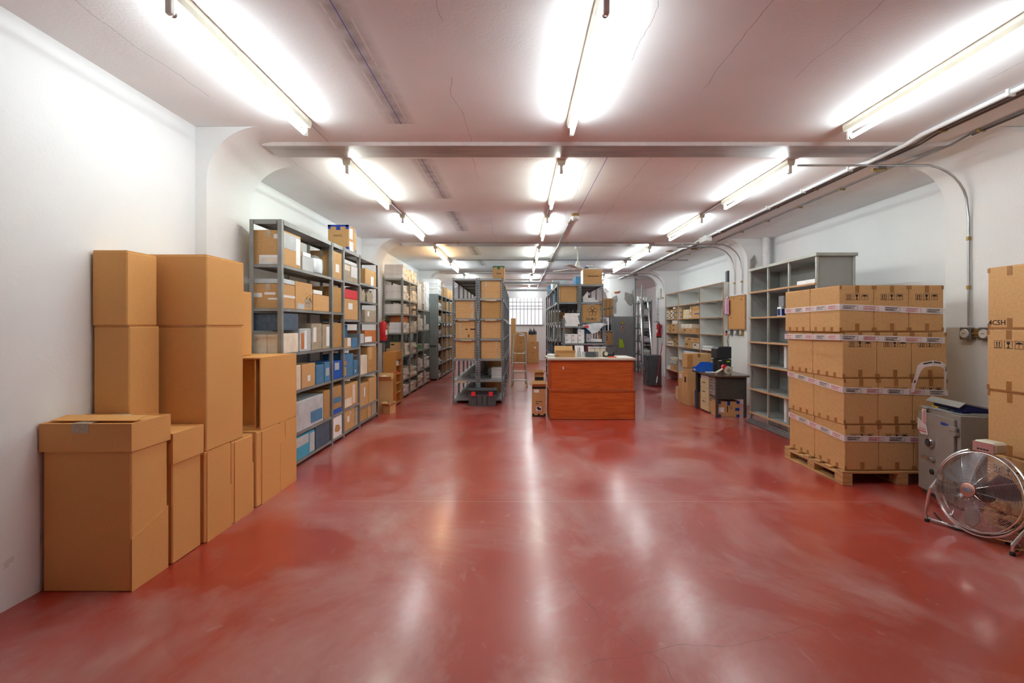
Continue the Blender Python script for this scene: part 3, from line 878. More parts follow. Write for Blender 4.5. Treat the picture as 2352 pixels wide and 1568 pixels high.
def socket(label, y, z, s=.062):
    t = thing('wall_socket', label, 'socket', (XR-.0005, y, z))
    part(t, 'back_box', MB().cbox(-.05, 0, -s, s, -s, s, .006), 'conduit_dull', local=True)
    M = Matrix.Translation((-.05, 0, 0)) @ Matrix.Rotation(-PI/2, 4, 'Y')
    part(t, 'faceplate', MB().lathe([(.045, 0), (.045, .004), (.042, .012), (.03, .013)], 20, M), 'white_plastic', local=True, smooth=True)
    for dy in (-.011, .011):
        part(t, 'pin_hole', MB().cyl((-.0655, dy, 0), (-.0632, dy, 0), .0045, n=10), 'ink', local=True)
    return t
socket('metal boxed round wall socket directly under the pillar conduit', 4.90, 1.48)
socket('second metal boxed wall socket beside the tall carton stack', 4.70, 1.48)
lk = thing('cable_gland', 'small brass gland between the two wall sockets', 'gland', (XR-.026, 4.80, 1.48))
part(lk, 'gland_body', MB().cyl((0, -.036, 0), (0, .036, 0), .014, n=10), 'brass', local=True, smooth=True)
part(lk, 'plate', MB().box(.0, .025, -.03, .03, -.035, .05), 'brass', local=True)
XR = 4.50
cb = thing('cork_board', 'cork notice board hanging on the pillar over the desk', 'notice board', (XR-.003, 9.82, 1.49))
part(cb, 'cork_sheet', MB().box(-.02, -.002, -.365, .365, .012, .685), 'cork', local=True)
for q in (MB().box(-.028, -.001, -.385, .385, 0, .02), MB().box(-.028, -.001, -.385, .385, .678, .698), MB().box(-.028, -.001, -.385, -.365, .02, .678), MB().box(-.028, -.001, .365, .385, .02, .678)):
    part(cb, 'frame_strip', q, 'wood_edge', local=True)
for (yy, zz) in ((-.25, .6), (-.2, .62), (0.1, .64), (.22, .25), (-.28, .66)):
    part(cb, 'pin', MB().cyl((-.0205, yy, zz), (-.032, yy, zz), .007, n=8), 'ink', local=True)
gw = thing('ribbon_gown', 'pink ribbon sash hanging at the edge of the cork board', 'ribbon', (XR-.05, 10.16, 1.8))
for i, (dy, w, m) in enumerate(((-.05, .05, 'pink'), (.0, .055, 'pink'), (.05, .05, 'paper'), (.085, .045, 'pink'))):
    f = MB().prism([(dy-w*.35, .34), (dy+w*.35, .34), (dy+w*.8, 0.02*i), (dy-w*.4, 0.015)], -.012-.006*i, -.008-.006*i, 'yz')
    part(gw, 'fold', f, m, local=True)
part(gw, 'hook', MB().tube([(-.015, 0, .33), (-.015, 0, .40), (-.015, .03, .44), (-.015, .05, .41)], .004, 6), 'chrome', local=True, smooth=True)
sp = thing('loudspeaker', 'small black loudspeaker on top of white shelving beside pillar', 'speaker', (4.6, 10.42, 2.515))
part(sp, 'cabinet', MB().cbox(-.06, .07, -.06, .06, 0, .25, .012), 'black_plastic', local=True)
part(sp, 'grille', MB().cbox(-.068, -.0605, -.05, .05, .015, .235, .003), 'grey_plastic', local=True)
sw = (('switch_box', 'plug and cable cluster box under the cork board', 10.1, 'cream_plastic'), ('switch_box', 'round faced switch box under middle of cork board', 9.82, 'white_plastic'), ('switch_box', 'brass cased switch box under near edge of cork board', 9.6, 'brass'))
for nm, lab, y, m in sw:
    t = thing(nm, lab, 'switch', (XR-.0005, y, 1.37))
    part(t, 'back_box', MB().cbox(-.045, 0, -.05, .05, 0, .11, .005), 'conduit_dull' if m != 'brass' else 'brass', local=True)
    part(t, 'faceplate', MB().cbox(-.054, -.0455, -.036, .036, .02, .09, .004), m if m != 'brass' else 'white_plastic', local=True)
    part(t, 'rocker', MB().cbox(-.06, -.0545, -.014, .014, .035, .075, .003), 'cream_plastic', local=True)
pl = thing('plug', 'black plug with blue and orange sleeve beside the white shelf', 'plug', (XR-.03, 10.28, 1.36))
part(pl, 'sleeve', MB().cyl((0, 0, 0), (0, 0, .06), .018, n=10), 'orange_plastic', local=True, smooth=True)
part(pl, 'cap', MB().cyl((0, 0, .06), (0, 0, .105), .02, n=10), 'blue_dark', local=True, smooth=True)
conduit('loose dark cable hanging from plug to the label printer', [(XR-.07, 10.1, 1.36), (XR-.09, 10.1, 1.24), (4.3, 9.8, 1.15), (4.05, 9.4, 1.0), (3.9, 9.12, 0.97), (3.88, 9.06, 0.95)], .005, 'rubber', name='cable')
conduit('thin grey cable trailing down pillar beside the desk', [(4.66, 9.39, 2.6), (4.62, 9.39, 1.7), (4.58, 9.39, 1.0), (4.62, 9.38, .4), (4.55, 9.37, .02)], .0045, 'conduit_dull', name='cable')
bg = single('plastic_packet', MB().box(-.1, .1, -.0015, .0015, 0, .16, Matrix.Translation((4.617, 4.6, .86)) @ Matrix.Rotation(PI/2, 4, 'Z')), 'plastic_bag', 'crumpled clear plastic packet stuck to pillar above the safe', 'packet')
# ================================================================ CARTONS ALONG THE WALL (near)
XW = -2.795
def big_box(label, x0, x1, y0, y1, z0, z1, lid=None, stickers=(), cut=None):
    """tall plain carton; lid: height of a telescoping lid; cut: notched side flap"""
    t = thing('cardboard_box', label, 'box', ((x0+x1)/2, (y0+y1)/2, z0), 0)
    zt = z1 if not lid else z1-.012
    part(t, 'body', MB().cbox(x0, x1, y0, y1, z0, zt-.006, .007), 'card_orange')
    part(t, 'flap', MB().box(x0+.004, x1-.004, y0+.004, (y0+y1)/2-.002, zt-.0065, zt), 'card_orange')
    part(t, 'flap', MB().box(x0+.004, x1-.004, (y0+y1)/2+.002, y1-.004, zt-.0065, zt), 'card_orange')
    if lid:
        e = .012
        w = MB()
        for q in ((x0-e, x1+e, y0-e, y0-.001), (x0-e, x1+e, y1+.001, y1+e), (x0-e, x0-.001, y0-.001, y1+.001), (x1+.001, x1+e, y0-.001, y1+.001)):
            w.box(q[0], q[1], q[2], q[3], z1-lid, z1)
        part(t, 'lid_rim', w, 'card_orange')
        part(t, 'lid_top', MB().box(x0-e+.001, x1+e-.001, y0-e+.001, y1+e-.001, z1-.011, z1-.006), 'card_orange')
    if cut:       # the side panel is a separate overlapping sheet with a stepped edge
        part(t, 'side_flap', MB().prism([(y0+a*(y1-y0), z0+b*(z1-z0)) for a, b in cut], x1+.0005, x1+.006, 'yz'), 'card_orange')
    for f, u0, u1, v0, v1, m in stickers:
        part(t, 'tape_strip', patch(x0, x1, y0, y1, z0, z1, f, u0, u1, v0, v1, off=.013 if lid else 0), m)
    return t
# front carton with a lid of its own
t = big_box('big orange-brown carton with telescoping lid standing frontmost on the floor', -2.778, -2.262, 2.80, 3.09, 0, .985, lid=.165)
part(t, 'tape_strip', MB().box(-2.6, -2.5, 2.7865, 2.7878, .93, .985).box(-2.6, -2.5, 2.788, 3.1, .9852, .9862), 'tape_clear')
part(t, 'torn_paper', MB().prism([(-2.62, 2.95), (-2.5, 2.9), (-2.42, 2.97), (-2.48, 3.07), (-2.6, 3.05)], .9864, .9874, 'xy'), 'paper')
part(t, 'side_flap', MB().prism([(2.80, .0), (3.09, .0), (3.09, .4), (2.98, .36), (2.80, .31)], -2.262, -2.257, 'yz'), 'card_orange')
part(t, 'loose_flap', MB().box(-.25, .25, 0, .1, 0, .004, Matrix.Translation((-2.52, 2.84, .99)) @ Matrix.Rotation(.16, 4, 'X')), 'card_orange')
big_box('lidded carton tucked second in row between frontmost carton and tall stack', -2.70, -2.252, 3.12, 3.40, 0, .855, lid=.2)
big_box('short carton under the tall two-box stack, near half', -2.66, -2.24, 3.425, 3.735, 0, .648, cut=[(.06, 0), (1.0, 0), (1.0, .5), (.93, .52), (.9, 1), (.06, 1)])
big_box('short carton under the tall two-box stack, far half', -2.66, -2.245, 3.75, 4.055, 0, .648, cut=[(.12, 0), (1, 0), (1, .62), (.9, .66), (.88, .98), (.12, .98)])
big_box('short carton under the wide open-sided box, near half', -2.66, -2.24, 4.10, 4.50, 0, .648, cut=[(.2, 0), (1, 0), (1, .98), (.2, .98)])
big_box('short carton at the end of the row against the dark rack', -2.66, -2.245, 4.515, 4.84, 0, .648, cut=[(.0, 0), (1, 0), (1, .98), (.3, .98), (.3, .74), (.0, .7)])
big_box('tall carton, lower box of the two-box stack in the row', -2.69, -2.245, 3.45, 3.91, .65, 1.555)
big_box('wide carton, upper box of the two-box stack in the row', -2.70, -2.24, 3.445, 3.915, 1.557, 2.07)
big_box('narrow carton against white wall, lower of its pair', -2.78, -2.545, 3.135, 3.40, .87, 1.555)
big_box('narrow carton against white wall, upper of its pair', -2.785, -2.555, 3.13, 3.39, 1.557, 2.05)
# wide box open on its near side
t = thing('cardboard_box', 'wide carton with an open near side resting on the short cartons', 'box', (-2.45, 4.5, .65))
k = .012
w = MB().box(-2.66, -2.24, 4.17, 4.84, .65, .65+k).box(-2.66, -2.24, 4.17, 4.84, 1.28-k, 1.28).box(-2.66, -2.66+k, 4.17, 4.84, .65+k, 1.28-k).box(-2.24-k, -2.24, 4.17, 4.84, .65+k, 1.28-k).box(-2.66+k, -2.24-k, 4.83, 4.84, .65+k, 1.28-k)
part(t, 'body', w, 'card_orange')
part(t, 'inner_flap', MB().box(-2.3, -2.29, 4.18, 4.5, .665, 1.265), 'card_orange')
part(t, 'inner_flap', MB().box(-2.64, -2.3, 4.36, 4.37, .665, 1.265), 'card_orange')
big_box('slim carton standing on the open-sided box beside pillar', -2.69, -2.49, 4.30, 4.48, 1.2815, 1.87)

# ================================================================ DARK RACK (along the wall behind the cartons)
X0, X1 = -2.75, -2.42
YB = [4.9, 6.23, 6.64, 7.31, 8.3]
LA = [2.19, 1.74, 1.27, .85, .38, .07]
LC = [2.20, 1.65, 1.24, .83, .39, .07]
LD = [2.23, 1.95, 1.62, 1.29, .80, .30, .07]
t = rack('dark grey steel rack full of cartons along the white wall', X0, X1, YB, None, 2.65, 'steel_dark', 'steel_dark', per_bay=[LA+[2.648], LA+[2.648], LC+[2.648], LD+[2.648]], lip=.03)
for y in (5.72,):
    part(t, 'post', post_L(X0-.002, y, 0, 2.615, -1, 1), 'steel_dark')
for i, (y0, y1) in enumerate(zip(YB[:-1], YB[1:])):
    part(t, 'top_rail', MB().box(X1, X1+.004, y0+.045, y1-.045, 2.60, 2.648), 'steel_dark')
part(t, 'end_rail', MB().box(X0+.05, X1-.05, 4.893, 4.899, 2.6, 2.648), 'steel_dark')
part(t, 'end_rail', MB().box(X0+.05, X1-.05, 4.893, 4.899, 1.47, 1.5), 'steel_dark')
F, B_ = X1-.012, X0+.012
DR = 'of the dark rack'
def dc(label, y0, y1, z, h, mat='card', xf=F, xb=B_, **kw):
    return carton(label, xb, xf, y0, y1, z+.001, z+h, mat, **kw)
# top shelf
dc('tape-wrapped carton at near end of top shelf of the dark rack', 4.95, 5.36, 2.19, .36, 'card', stickers=[('+x', .05, .9, .5, .95, 'paper_grey'), ('+x', .7, .95, .1, .9, 'paper', 1), ('-y', .2, .98, .02, .28, 'paper'), ('-y', .7, 1, .75, .88, 'paper', 1), ('-y', .3, .8, .08, .2, 'cream_board', 1)])
dc('pale grey box beside the tape-wrapped carton, top shelf of dark rack', 5.40, 5.70, 2.19, .16, 'paper_grey', tape=None)
dc('flat white box on pale grey box, top shelf of dark rack', 5.42, 5.62, 2.351, .05, 'paper', tape=None)
single('foil_bag', MB().lathe([(.10, 0), (.125, .02), (.13, .1), (.125, .19), (.07, .235)], 14, Matrix.Translation((-2.56, 5.93, 2.191)) @ Matrix.Scale(1.35, 4, (0, 1, 0))), 'silver_film', 'crumpled silver foil bag on top shelf of the dark rack', 'bag', smooth=True)
dc('tall brown carton with white slip, top shelf narrow bay of dark rack', 6.29, 6.60, 2.19, .36, 'card', stickers=[('+x', .3, .7, .25, .55, 'paper')])
dc('worn cream carton with torn wrap, top shelf third bay of dark rack', 6.69, 7.26, 2.20, .25, 'card_grey', stickers=[('+x', .5, .95, .3, .95, 'paper'), ('+x', .05, .4, .6, .9, 'cream_board')])
dc('brown carton leaning at far end of top shelf, dark rack', 7.62, 8.2, 2.23, .25, 'card', stickers=[('+x', .5, .75, 0, .6, 'paper')])
dc('carton with blue tape standing on top of dark rack', 6.95, 7.28, 2.648, .38, 'card', corners='tape_blue', tape='tape_blue', xf=-2.46, xb=-2.76, stickers=[('-y', .0, 1, .93, 1, 'tape_blue'), ('-y', .4, .6, .8, .93, 'tape_blue'), ('+x', .1, .5, .5, .9, 'paper'), ('+x', .1, .6, .05, .4, 'paper')])
bl = [o for o in bpy.data.objects if o.get('label') == 'carton with blue tape standing on top of dark rack'][0]
for i in range(4):
    part(bl, 'handling_mark', MB().box(-.07+i*.033, -.045+i*.033, -.1668, -.1655, .21, .235), 'ink', local=True)
    part(bl, 'handling_mark', MB().box(-.066+i*.033, -.049+i*.033, -.1674, -.1668, .214, .231), 'card', local=True)
# second shelf
dc('long brown carton with white strips, end of second shelf, dark rack', 4.95, 5.22, 1.74, .255, 'card', stickers=[('-y', .0, .3, .45, .62, 'paper'), ('-y', .38, .75, .55, .65, 'paper'), ('-y', .5, .82, .35, .42, 'paper'), ('+x', 0, 1, .45, .55, 'paper')])
t = dc('brown carton with black scribbled print, second shelf of dark rack', 5.235, 5.66, 1.74, .31, 'card', stickers=[('+x', .1, .5, .02, .22, 'paper_grey'), ('+x', .55, .95, .1, .4, 'card_grey')])
for i in range(22):
    a = random.uniform(.02, .2); z = random.uniform(.06, .2)
    part(t, 'print_mark', MB().box(.1615, .1625, a, a+random.uniform(.008, .02), z, z+.008), 'ink', local=True)
dc('plain brown carton with paper tucked behind, second shelf of dark rack', 5.69, 6.16, 1.74, .2, 'card')
dc('white folded paper block behind plain carton, second shelf of dark rack', 5.7, 5.95, 1.941, .05, 'paper', tape=None)
dc('thin white tray on shelf gap at end of the dark rack', 4.96, 5.22, 1.998, .05, 'clear_plastic', tape=None)
dc('tall dark carton in second shelf of narrow bay, dark rack', 6.29, 6.59, 1.74, .34, 'card_dark')
dc('open brown carton with curled flaps under the red box, dark rack', 6.69, 7.26, 1.65, .3, 'card', stickers=[('+x', .3, .6, .5, .8, 'paper')])
dc('bright red box on top of brown carton in the dark rack', 6.68, 7.25, 1.953, .13, 'red_plastic', tape=None)
for nm, y, s in (('crumpled kraft paper bag on upper far shelf of dark rack', 7.55, .13), ('second crumpled kraft paper bag on upper far shelf of dark rack', 7.95, .14)):
    single('paper_bag', MB().prism([(y-s, 0), (y+s, 0), (y+s*1.2, .11), (y+s*.7, .2), (y+s*.1, .15), (y-s*.4, .22), (y-s*1.1, .12)], -2.7, -2.46, 'yz', Matrix.Translation((0, 0, 1.951))), 'card_grey', nm, 'bag')
dc('brown carton with white tab, middle far shelf of dark rack', 7.62, 8.2, 1.62, .2, 'card_grey', stickers=[('+x', .2, .35, .5, .9, 'paper')])
single('blue_sleeve', MB().cyl((-2.58, 7.46, 1.621), (-2.58, 7.46, 1.83), .09, n=18), 'blue_plastic', 'blue rolled sleeve beside brown carton in far bay of dark rack', 'roll', smooth=True)
# third shelf
dc('blue-grey plastic crate at end of third shelf, dark rack', 4.95, 5.3, 1.51, .18, 'crate_blue', tape=None, name='plastic_crate', cat='crate')
dc('cream box beneath blue-grey crate, wall side, dark rack', 4.95, 5.3, 1.27, .21, 'cream_board', xf=-2.6, tape=None)
dc('cream box beneath blue-grey crate, aisle side, dark rack', 4.95, 5.3, 1.27, .21, 'cream_board', xb=-2.595, tape=None)
dc('clear plastic covered tray with orange goods, third shelf of dark rack', 5.34, 5.62, 1.27, .26, 'clear_plastic', tape=None, stickers=[('+x', .1, .35, .1, .8, 'orange_card'), ('+x', .4, .6, .1, .9, 'paper')])
dc('tall grey-brown carton with white label strip, third shelf of dark rack', 5.64, 5.93, 1.27, .32, 'card_grey', tape=None, stickers=[('+x', .15, .45, .3, .85, 'paper')])
dc('carton with torn white tape, third shelf at post of dark rack', 5.95, 6.19, 1.27, .31, 'card_grey', stickers=[('+x', .5, .9, .1, .9, 'paper')])
dc('plain brown carton, third shelf narrow bay of dark rack', 6.28, 6.6, 1.27, .33, 'card_dark')
dc('upright blue panel box, third shelf third bay of dark rack', 6.72, 7.24, 1.24, .34, 'blue_dull', xf=-2.58, tape=None)
dc('small brown carton before the blue panel box, dark rack', 6.7, 6.98, 1.24, .15, 'card', xb=-2.565, stickers=[('+x', .45, .9, .2, 1, 'paper')])
dc('pale blue carton before the blue panel box, dark rack', 7.0, 7.25, 1.24, .14, 'blue_dull', xb=-2.565, tape=None)
dc('orange carton with white sheet, third shelf far bay of dark rack', 7.6, 8.2, 1.29, .2, 'orange_card', tape=None, stickers=[('+x', .0, .6, .05, .5, 'paper')])
dc('small white carton beside orange carton, far bay of dark rack', 7.36, 7.57, 1.29, .15, 'paper_grey', tape=None)
# fourth shelf
dc('open cream carton at end of fourth shelf, dark rack', 4.96, 5.36, .85, .27, 'cream_board', tape=None, stickers=[('+x', .4, .7, .2, .9, 'paper')])
dc('tan carton with round white sticker, fourth shelf of dark rack', 5.39, 5.74, .85, .27, 'card', stickers=[('+x', .4, .62, .25, .5, 'paper')])
dc('blue printed carton, fourth shelf of dark rack beside tan carton', 5.77, 6.0, .85, .23, 'blue_dull', tape=None)
dc('blue carton with white cloud label, fourth shelf at post of dark rack', 6.02, 6.2, .85, .25, 'blue_dull', tape=None, stickers=[('+x', .2, .8, .3, .7, 'paper_grey')])
dc('bright blue bag box, fourth shelf narrow bay of dark rack', 6.29, 6.6, .85, .24, 'blue_plastic', tape=None, stickers=[('+x', .2, .7, .5, .9, 'paper_grey')])
dc('tall slate blue panel box with orange corner, fourth shelf, dark rack', 6.70, 7.06, .83, .33, 'blue_dull', tape=None, stickers=[('+x', .0, .25, .55, .7, 'orange_card'), ('+x', 0, .2, .1, .45, 'card')])
dc('small blue carton with white dot, fourth shelf third bay of dark rack', 7.09, 7.26, .83, .22, 'blue_dull', tape=None, stickers=[('+x', .3, .5, .2, .35, 'paper')])
dc('pale marbled carton, fourth shelf far bay of dark rack', 7.40, 7.72, .80, .3, 'cream_board', tape=None)
dc('large brown carton at far end of fourth shelf, dark rack', 7.74, 8.22, .80, .42, 'card_dark', tape=None, stickers=[('+x', .1, .5, .5, .98, 'card')])
# fifth shelf
dc('brown carton at end of fifth shelf, dark rack', 4.96, 5.22, .38, .3, 'card', tape=None)
dc('large clear plastic bin, fifth shelf of dark rack', 5.25, 5.98, .38, .34, 'clear_plastic', tape=None, name='plastic_bin', cat='bin', stickers=[('+x', .5, .95, .1, .5, 'blue_dull'), ('+x', .05, .45, .55, .9, 'paper_grey')])
dc('brown carton beside clear bin, fifth shelf at post of dark rack', 6.0, 6.19, .38, .36, 'card_dark', tape=None)
dc('carton with pale blue bag on front, fifth shelf narrow bay, dark rack', 6.29, 6.6, .38, .37, 'card_dark', tape=None, stickers=[('+x', .1, .9, .4, .6, 'blue_dull'), ('+x', .0, .95, .02, .2, 'blue_plastic')])
dc('torn brown carton with loose flap, fifth shelf third bay, dark rack', 6.69, 7.26, .39, .34, 'card', tape=None, stickers=[('+x', .05, .55, .05, .4, 'cream_board'), ('+x', .6, .8, .1, .9, 'cream_board')])
dc('brown carton with white oval, fifth shelf far bay of dark rack', 7.37, 7.78, .30, .36, 'card', tape=None, stickers=[('+x', .45, .6, .4, .8, 'paper')])
dc('wide brown carton at far end of fifth shelf, dark rack', 7.8, 8.22, .30, .40, 'card', tape=None)
# bottom shelf
dc('brown carton with white tag at end of bottom shelf, dark rack', 4.96, 5.14, .07, .25, 'card', tape=None, stickers=[('+x', .3, .8, .1, .5, 'paper')])
t = dc('cyan printed box inside clear crate, bottom shelf of dark rack', 5.18, 5.72, .07, .26, 'cyan_box', tape=None, stickers=[('+x', .1, .7, .55, .95, 'paper_grey'), ('+x', .75, 1, .05, .9, 'clear_plastic')])
dc('slate plastic crate beside the cyan box, bottom shelf of dark rack', 5.75, 6.18, .07, .27, 'crate_blue', tape=None, name='plastic_crate', cat='crate')
t = dc('white box with brown stain, bottom shelf narrow bay of dark rack', 6.28, 6.61, .07, .28, 'paper', tape=None)
part(t, 'stain', MB().prism([(-.1, .1), (-.05, .07), (.06, .06), (.1, .1), (.06, .15), (-.06, .17)], .1535, .1545, 'yz'), 'card_dark', local=True)
dc('brown carton with white paper mark, bottom shelf third bay, dark rack', 6.69, 7.12, .07, .29, 'card', tape=None, stickers=[('+x', .3, .5, .4, .7, 'paper'), ('+x', .55, .62, .75, .88, 'paper')])
dc('narrow mottled carton, bottom shelf third bay of dark rack', 7.14, 7.26, .07, .27, 'card_grey', tape=None)
dc('brown carton in bottom far bay of the dark rack', 7.38, 7.72, .07, .2, 'card_dark', tape=None)
dc('orange-brown panel carton in bottom far bay of the dark rack', 7.75, 7.92, .07, .21, 'card', tape=None)
dc('pale torn carton at far end of bottom shelf, dark rack', 7.95, 8.22, .07, .2, 'card_grey', tape=None)

# crumpled tall carton with packing paper, brown bookcase
t = carton('tall crumpled carton stuffed with packing paper beside the brown bookcase', -2.585, -2.33, 8.72, 9.0, 0, .56, 'card', tape=None, open_top=True, rz=.15)
for i in range(7):
    a = i*.9
    part(t, 'packing_paper', MB().prism([(.07*math.cos(a+q)*random.uniform(.6, 1.1), .07*math.sin(a+q)*random.uniform(.6, 1.1)) for q in (0, 1.2, 2.5, 3.7, 5)], 0, .05, 'xy', Matrix.Translation((random.uniform(-.06, .06), random.uniform(-.06, .06), .52+.012*i)) @ Matrix.Rotation(.5*math.sin(i*2.1), 4, 'X')), 'cream_board', local=True)
carton('small torn carton on floor in front of the crumpled tall carton', -2.38, -2.24, 8.5, 8.68, 0, .14, 'card', tape=None, open_top=True, rz=-.3)
t = thing('bookcase', 'low brown fibreboard bookcase standing end-on beside the pale rack', 'bookcase', (-2.49, 9.53, 0))
x0, x1, y0, y1, zt = -2.62, -2.37, 9.30, 9.76, 1.06
part(t, 'side_panel', MB().box(x0, x1, y0, y0+.018, 0, zt), 'fibreboard')
part(t, 'side_panel', MB().box(x0, x1, y1-.018, y1, 0, zt), 'fibreboard')
part(t, 'top_panel', MB().box(x0, x1, y0+.0185, y1-.0185, zt-.018, zt), 'fibreboard')
part(t, 'back_panel', MB().box(x0, x0+.006, y0+.0185, y1-.0185, 0.02, zt-.019), 'fibreboard')
part(t, 'front_board', MB().box(x1-.012, x1, y0+.0185, y1-.0185, .90, zt-.0185), 'fibreboard')
for z in (.06, .26, .44, .62, .79):
    part(t, 'shelf', MB().box(x0+.007, x1-.001, y0+.019, y1-.019, z-.016, z), 'fibreboard')
single('red_toy', MB().lathe([(.05, 0), (.06, .02), (.03, .06), (.025, .1), (.01, .12)], 12, Matrix.Translation((-2.44, 9.5, .6205))), 'red_plastic', 'red plastic piece inside the brown bookcase', 'part', smooth=True)
single('paper_bundle', MB().prism([(9.4, 0), (9.62, 0), (9.64, .05), (9.55, .1), (9.45, .09)], -2.55, -2.4, 'yz', Matrix.Translation((0, 0, .7905))), 'paper', 'crumpled white paper on upper shelf of the brown bookcase', 'paper')

# ================================================================ PALE RACK with white flat boxes
X0, X1 = -2.9, -2.47
rack('pale slotted steel rack stacked with white flat boxes', X0, X1, [10.27, 10.95, 11.75], [2.59, 2.147, 1.83, 1.42, .93, .41, .07], 2.5895, 'slotted_pale', 'steel_pale')
rack('lower pale slotted rack beyond, holding white paper bundles', X0, X1, [11.76, 12.55, 13.45], [1.99, 1.47, .97, .456, .07], 2.15, 'slotted_pale', 'steel_pale')
G = 'white flat boxes on the pale racks'
LV = {2.59: 'top', 2.147: 'second shelf', 1.83: 'third shelf', 1.42: 'fourth shelf', .93: 'fifth shelf', .41: 'sixth shelf', .07: 'bottom shelf'}
def pr(z, spec, tall):
    for j, (y0, y1, n, h, xo, m) in enumerate(spec):
        stack(f'{ORD[j]} stack back, {LV[z]}, pale rack', X0+.02+xo, X1-.012, y0, y1, z, n, h, m, group=G)
pr(2.59, [(10.30, 10.62, 6, .05, 0, 'white_board'), (10.64, 10.84, 5, .048, .1, 'cream_board'), (10.86, 11.1, 5, .046, .1, 'cream_board'), (11.13, 11.38, 6, .046, .1, 'cream_board'), (11.42, 11.7, 5, .048, .1, 'cream_board')], 1)
pr(2.147, [(10.33, 10.66, 6, .05, 0, 'white_board'), (10.70, 10.90, 3, .05, .1, 'cream_board'), (10.99, 11.22, 3, .05, .1, 'cream_board'), (11.26, 11.7, 5, .05, .1, 'cream_board')], 1)
pr(1.83, [(10.33, 10.66, 5, .042, 0, 'white_board'), (10.69, 10.9, 4, .042, .1, 'cream_board'), (11.0, 11.24, 3, .045, .1, 'cream_board'), (11.28, 11.66, 2, .05, .1, 'cream_board')], 1)
pr(1.42, [(10.36, 10.66, 3, .075, .09, 'paper'), (10.70, 10.9, 3, .07, .1, 'paper'), (11.0, 11.3, 2, .07, .1, 'cream_board'), (11.42, 11.7, 4, .065, .1, 'white_board')], 1)
pr(.93, [(10.75, 10.92, 5, .05, .05, 'white_board'), (11.0, 11.3, 3, .06, .1, 'white_board'), (11.34, 11.7, 4, .06, .1, 'white_board')], 1)
pr(.41, [(10.36, 10.6, 4, .055, .05, 'white_board'), (10.64, 10.9, 3, .06, .1, 'white_board'), (11.0, 11.3, 5, .05, .1, 'cream_board'), (11.35, 11.7, 3, .06, .1, 'white_board')], 1)
pr(.07, [(10.34, 10.6, 4, .055, .05, 'white_board'), (10.64, 10.9, 3, .06, .1, 'paper'), (11.0, 11.36, 4, .055, 0, 'white_board'), (11.4, 11.7, 3, .06, .1, 'white_board')], 1)
carton('orange carton beside a brown one, on the fourth shelf of pale rack', X0+.1, X1-.03, 10.45, 10.85, 1.646, 1.79, 'orange_card', tape=None)
carton('small brown carton at near end of fourth shelf, pale rack', X0+.02, X0+.105, 10.33, 10.6, 1.421, 1.62, 'card', tape=None)
carton('upper carton with green lid, fifth shelf of pale rack', X0+.13, X1-.06, 10.34, 10.68, 1.076, 1.22, 'card', tape=None, stickers=[('-y', .1, .4, .5, .7, 'ink'), ('-y', .0, 1, .94, 1, 'tape_green')])
carton('lower carton under the green lidded one, fifth shelf, pale rack', X0+.05, X1-.06, 10.34, 10.7, .931, 1.075, 'card', tape=None, stickers=[('-y', .1, .4, .5, .7, 'ink'), ('-y', .6, .75, .5, .6, 'ink')])
carton('single carton lying over the edge of third shelf, pale rack', X1-.2, X1+.06, 11.1, 11.3, 1.967, 2.03, 'cream_board', tape=None)
# second unit
for zi, (z, nm) in enumerate(((1.99, 'top'), (1.47, 'second shelf'), (.97, 'third shelf'), (.456, 'fourth shelf'), (.07, 'bottom shelf'))):
    spec = {0: [(11.84, 12.05, 14, .05), (12.1, 12.28, 13, .05), (12.62, 12.85, 15, .05), (12.9, 13.35, 15, .052)], 1: [(11.84, 12.18, 8, .048), (12.22, 12.48, 6, .048), (12.64, 12.9, 8, .048), (12.96, 13.3, 3, .05)],
            2: [(12.66, 12.95, 2, .06), (13.0, 13.35, 2, .055)], 3: [(11.84, 12.14, 6, .05), (12.18, 12.48, 5, .05), (12.64, 12.95, 7, .05), (13.0, 13.36, 5, .055)], 4: [(11.84, 12.14, 5, .05), (12.18, 12.48, 6, .05), (12.62, 12.92, 6, .05), (12.96, 13.36, 4, .055)]}[zi]
    for j, (y0, y1, n, h) in enumerate(spec):
        stack(f'{ORD[j]} pile back, {nm}, lower pale rack', X0+.14, X1-.012, y0, y1, z, n, h, 'paper' if j % 2 else 'white_board', jit=.008, group='white paper bundles on the lower pale rack', kind='white paper bundle', name='paper_bundle', cat='bundle')
for i, z in enumerate((.971, 1.036)):
    carton(f'green and white packet on third shelf of lower pale rack, {"lower" if i == 0 else "upper"} one', X0+.15, X1-.03, 11.86, 12.3, z, z+.06, 'green', tape=None)

# ================================================================ SPECKLED-END RACK with brown cartons
X0, X1 = -2.78, -2.31
t = rack('grey rack with speckled end panel, holding brown archive cartons', X0, X1, [13.86, 14.62, 15.4, 16.2, 17.0, 17.7], [2.50, 2.07, 1.69, 1.28, .87, .455, .07], 2.50, 'slotted_pale', 'steel_grey')
part(t, 'end_panel', MB().box(X0-.005, X1-.045, 13.84, 13.855, .05, 2.49), 'granite', label='speckled grey end panel')
part(t, 'end_panel_foot', MB().box(X0-.005, X1-.045, 13.835, 13.84, .95, 1.02), 'grey_plastic')
LV2 = {2.50: 'top', 2.07: 'second shelf', 1.69: 'third shelf', 1.28: 'fourth shelf', .87: 'fifth shelf', .455: 'sixth shelf', .07: 'bottom shelf'}
stack('near white pile on top of speckled-end rack', X0+.02, X1-.02, 13.9, 14.5, 2.50, 9, .048, 'paper', group='white boxes on the speckled-end rack')
carton('tall brown carton on top of speckled-end rack behind white pile', X0+.1, X1-.04, 14.56, 14.9, 2.501, 2.95, 'card', tape=None)
hs = {2.50: .32, 2.07: .29, 1.69: .27, 1.28: .3, .87: .31, .455: .32, .07: .3}
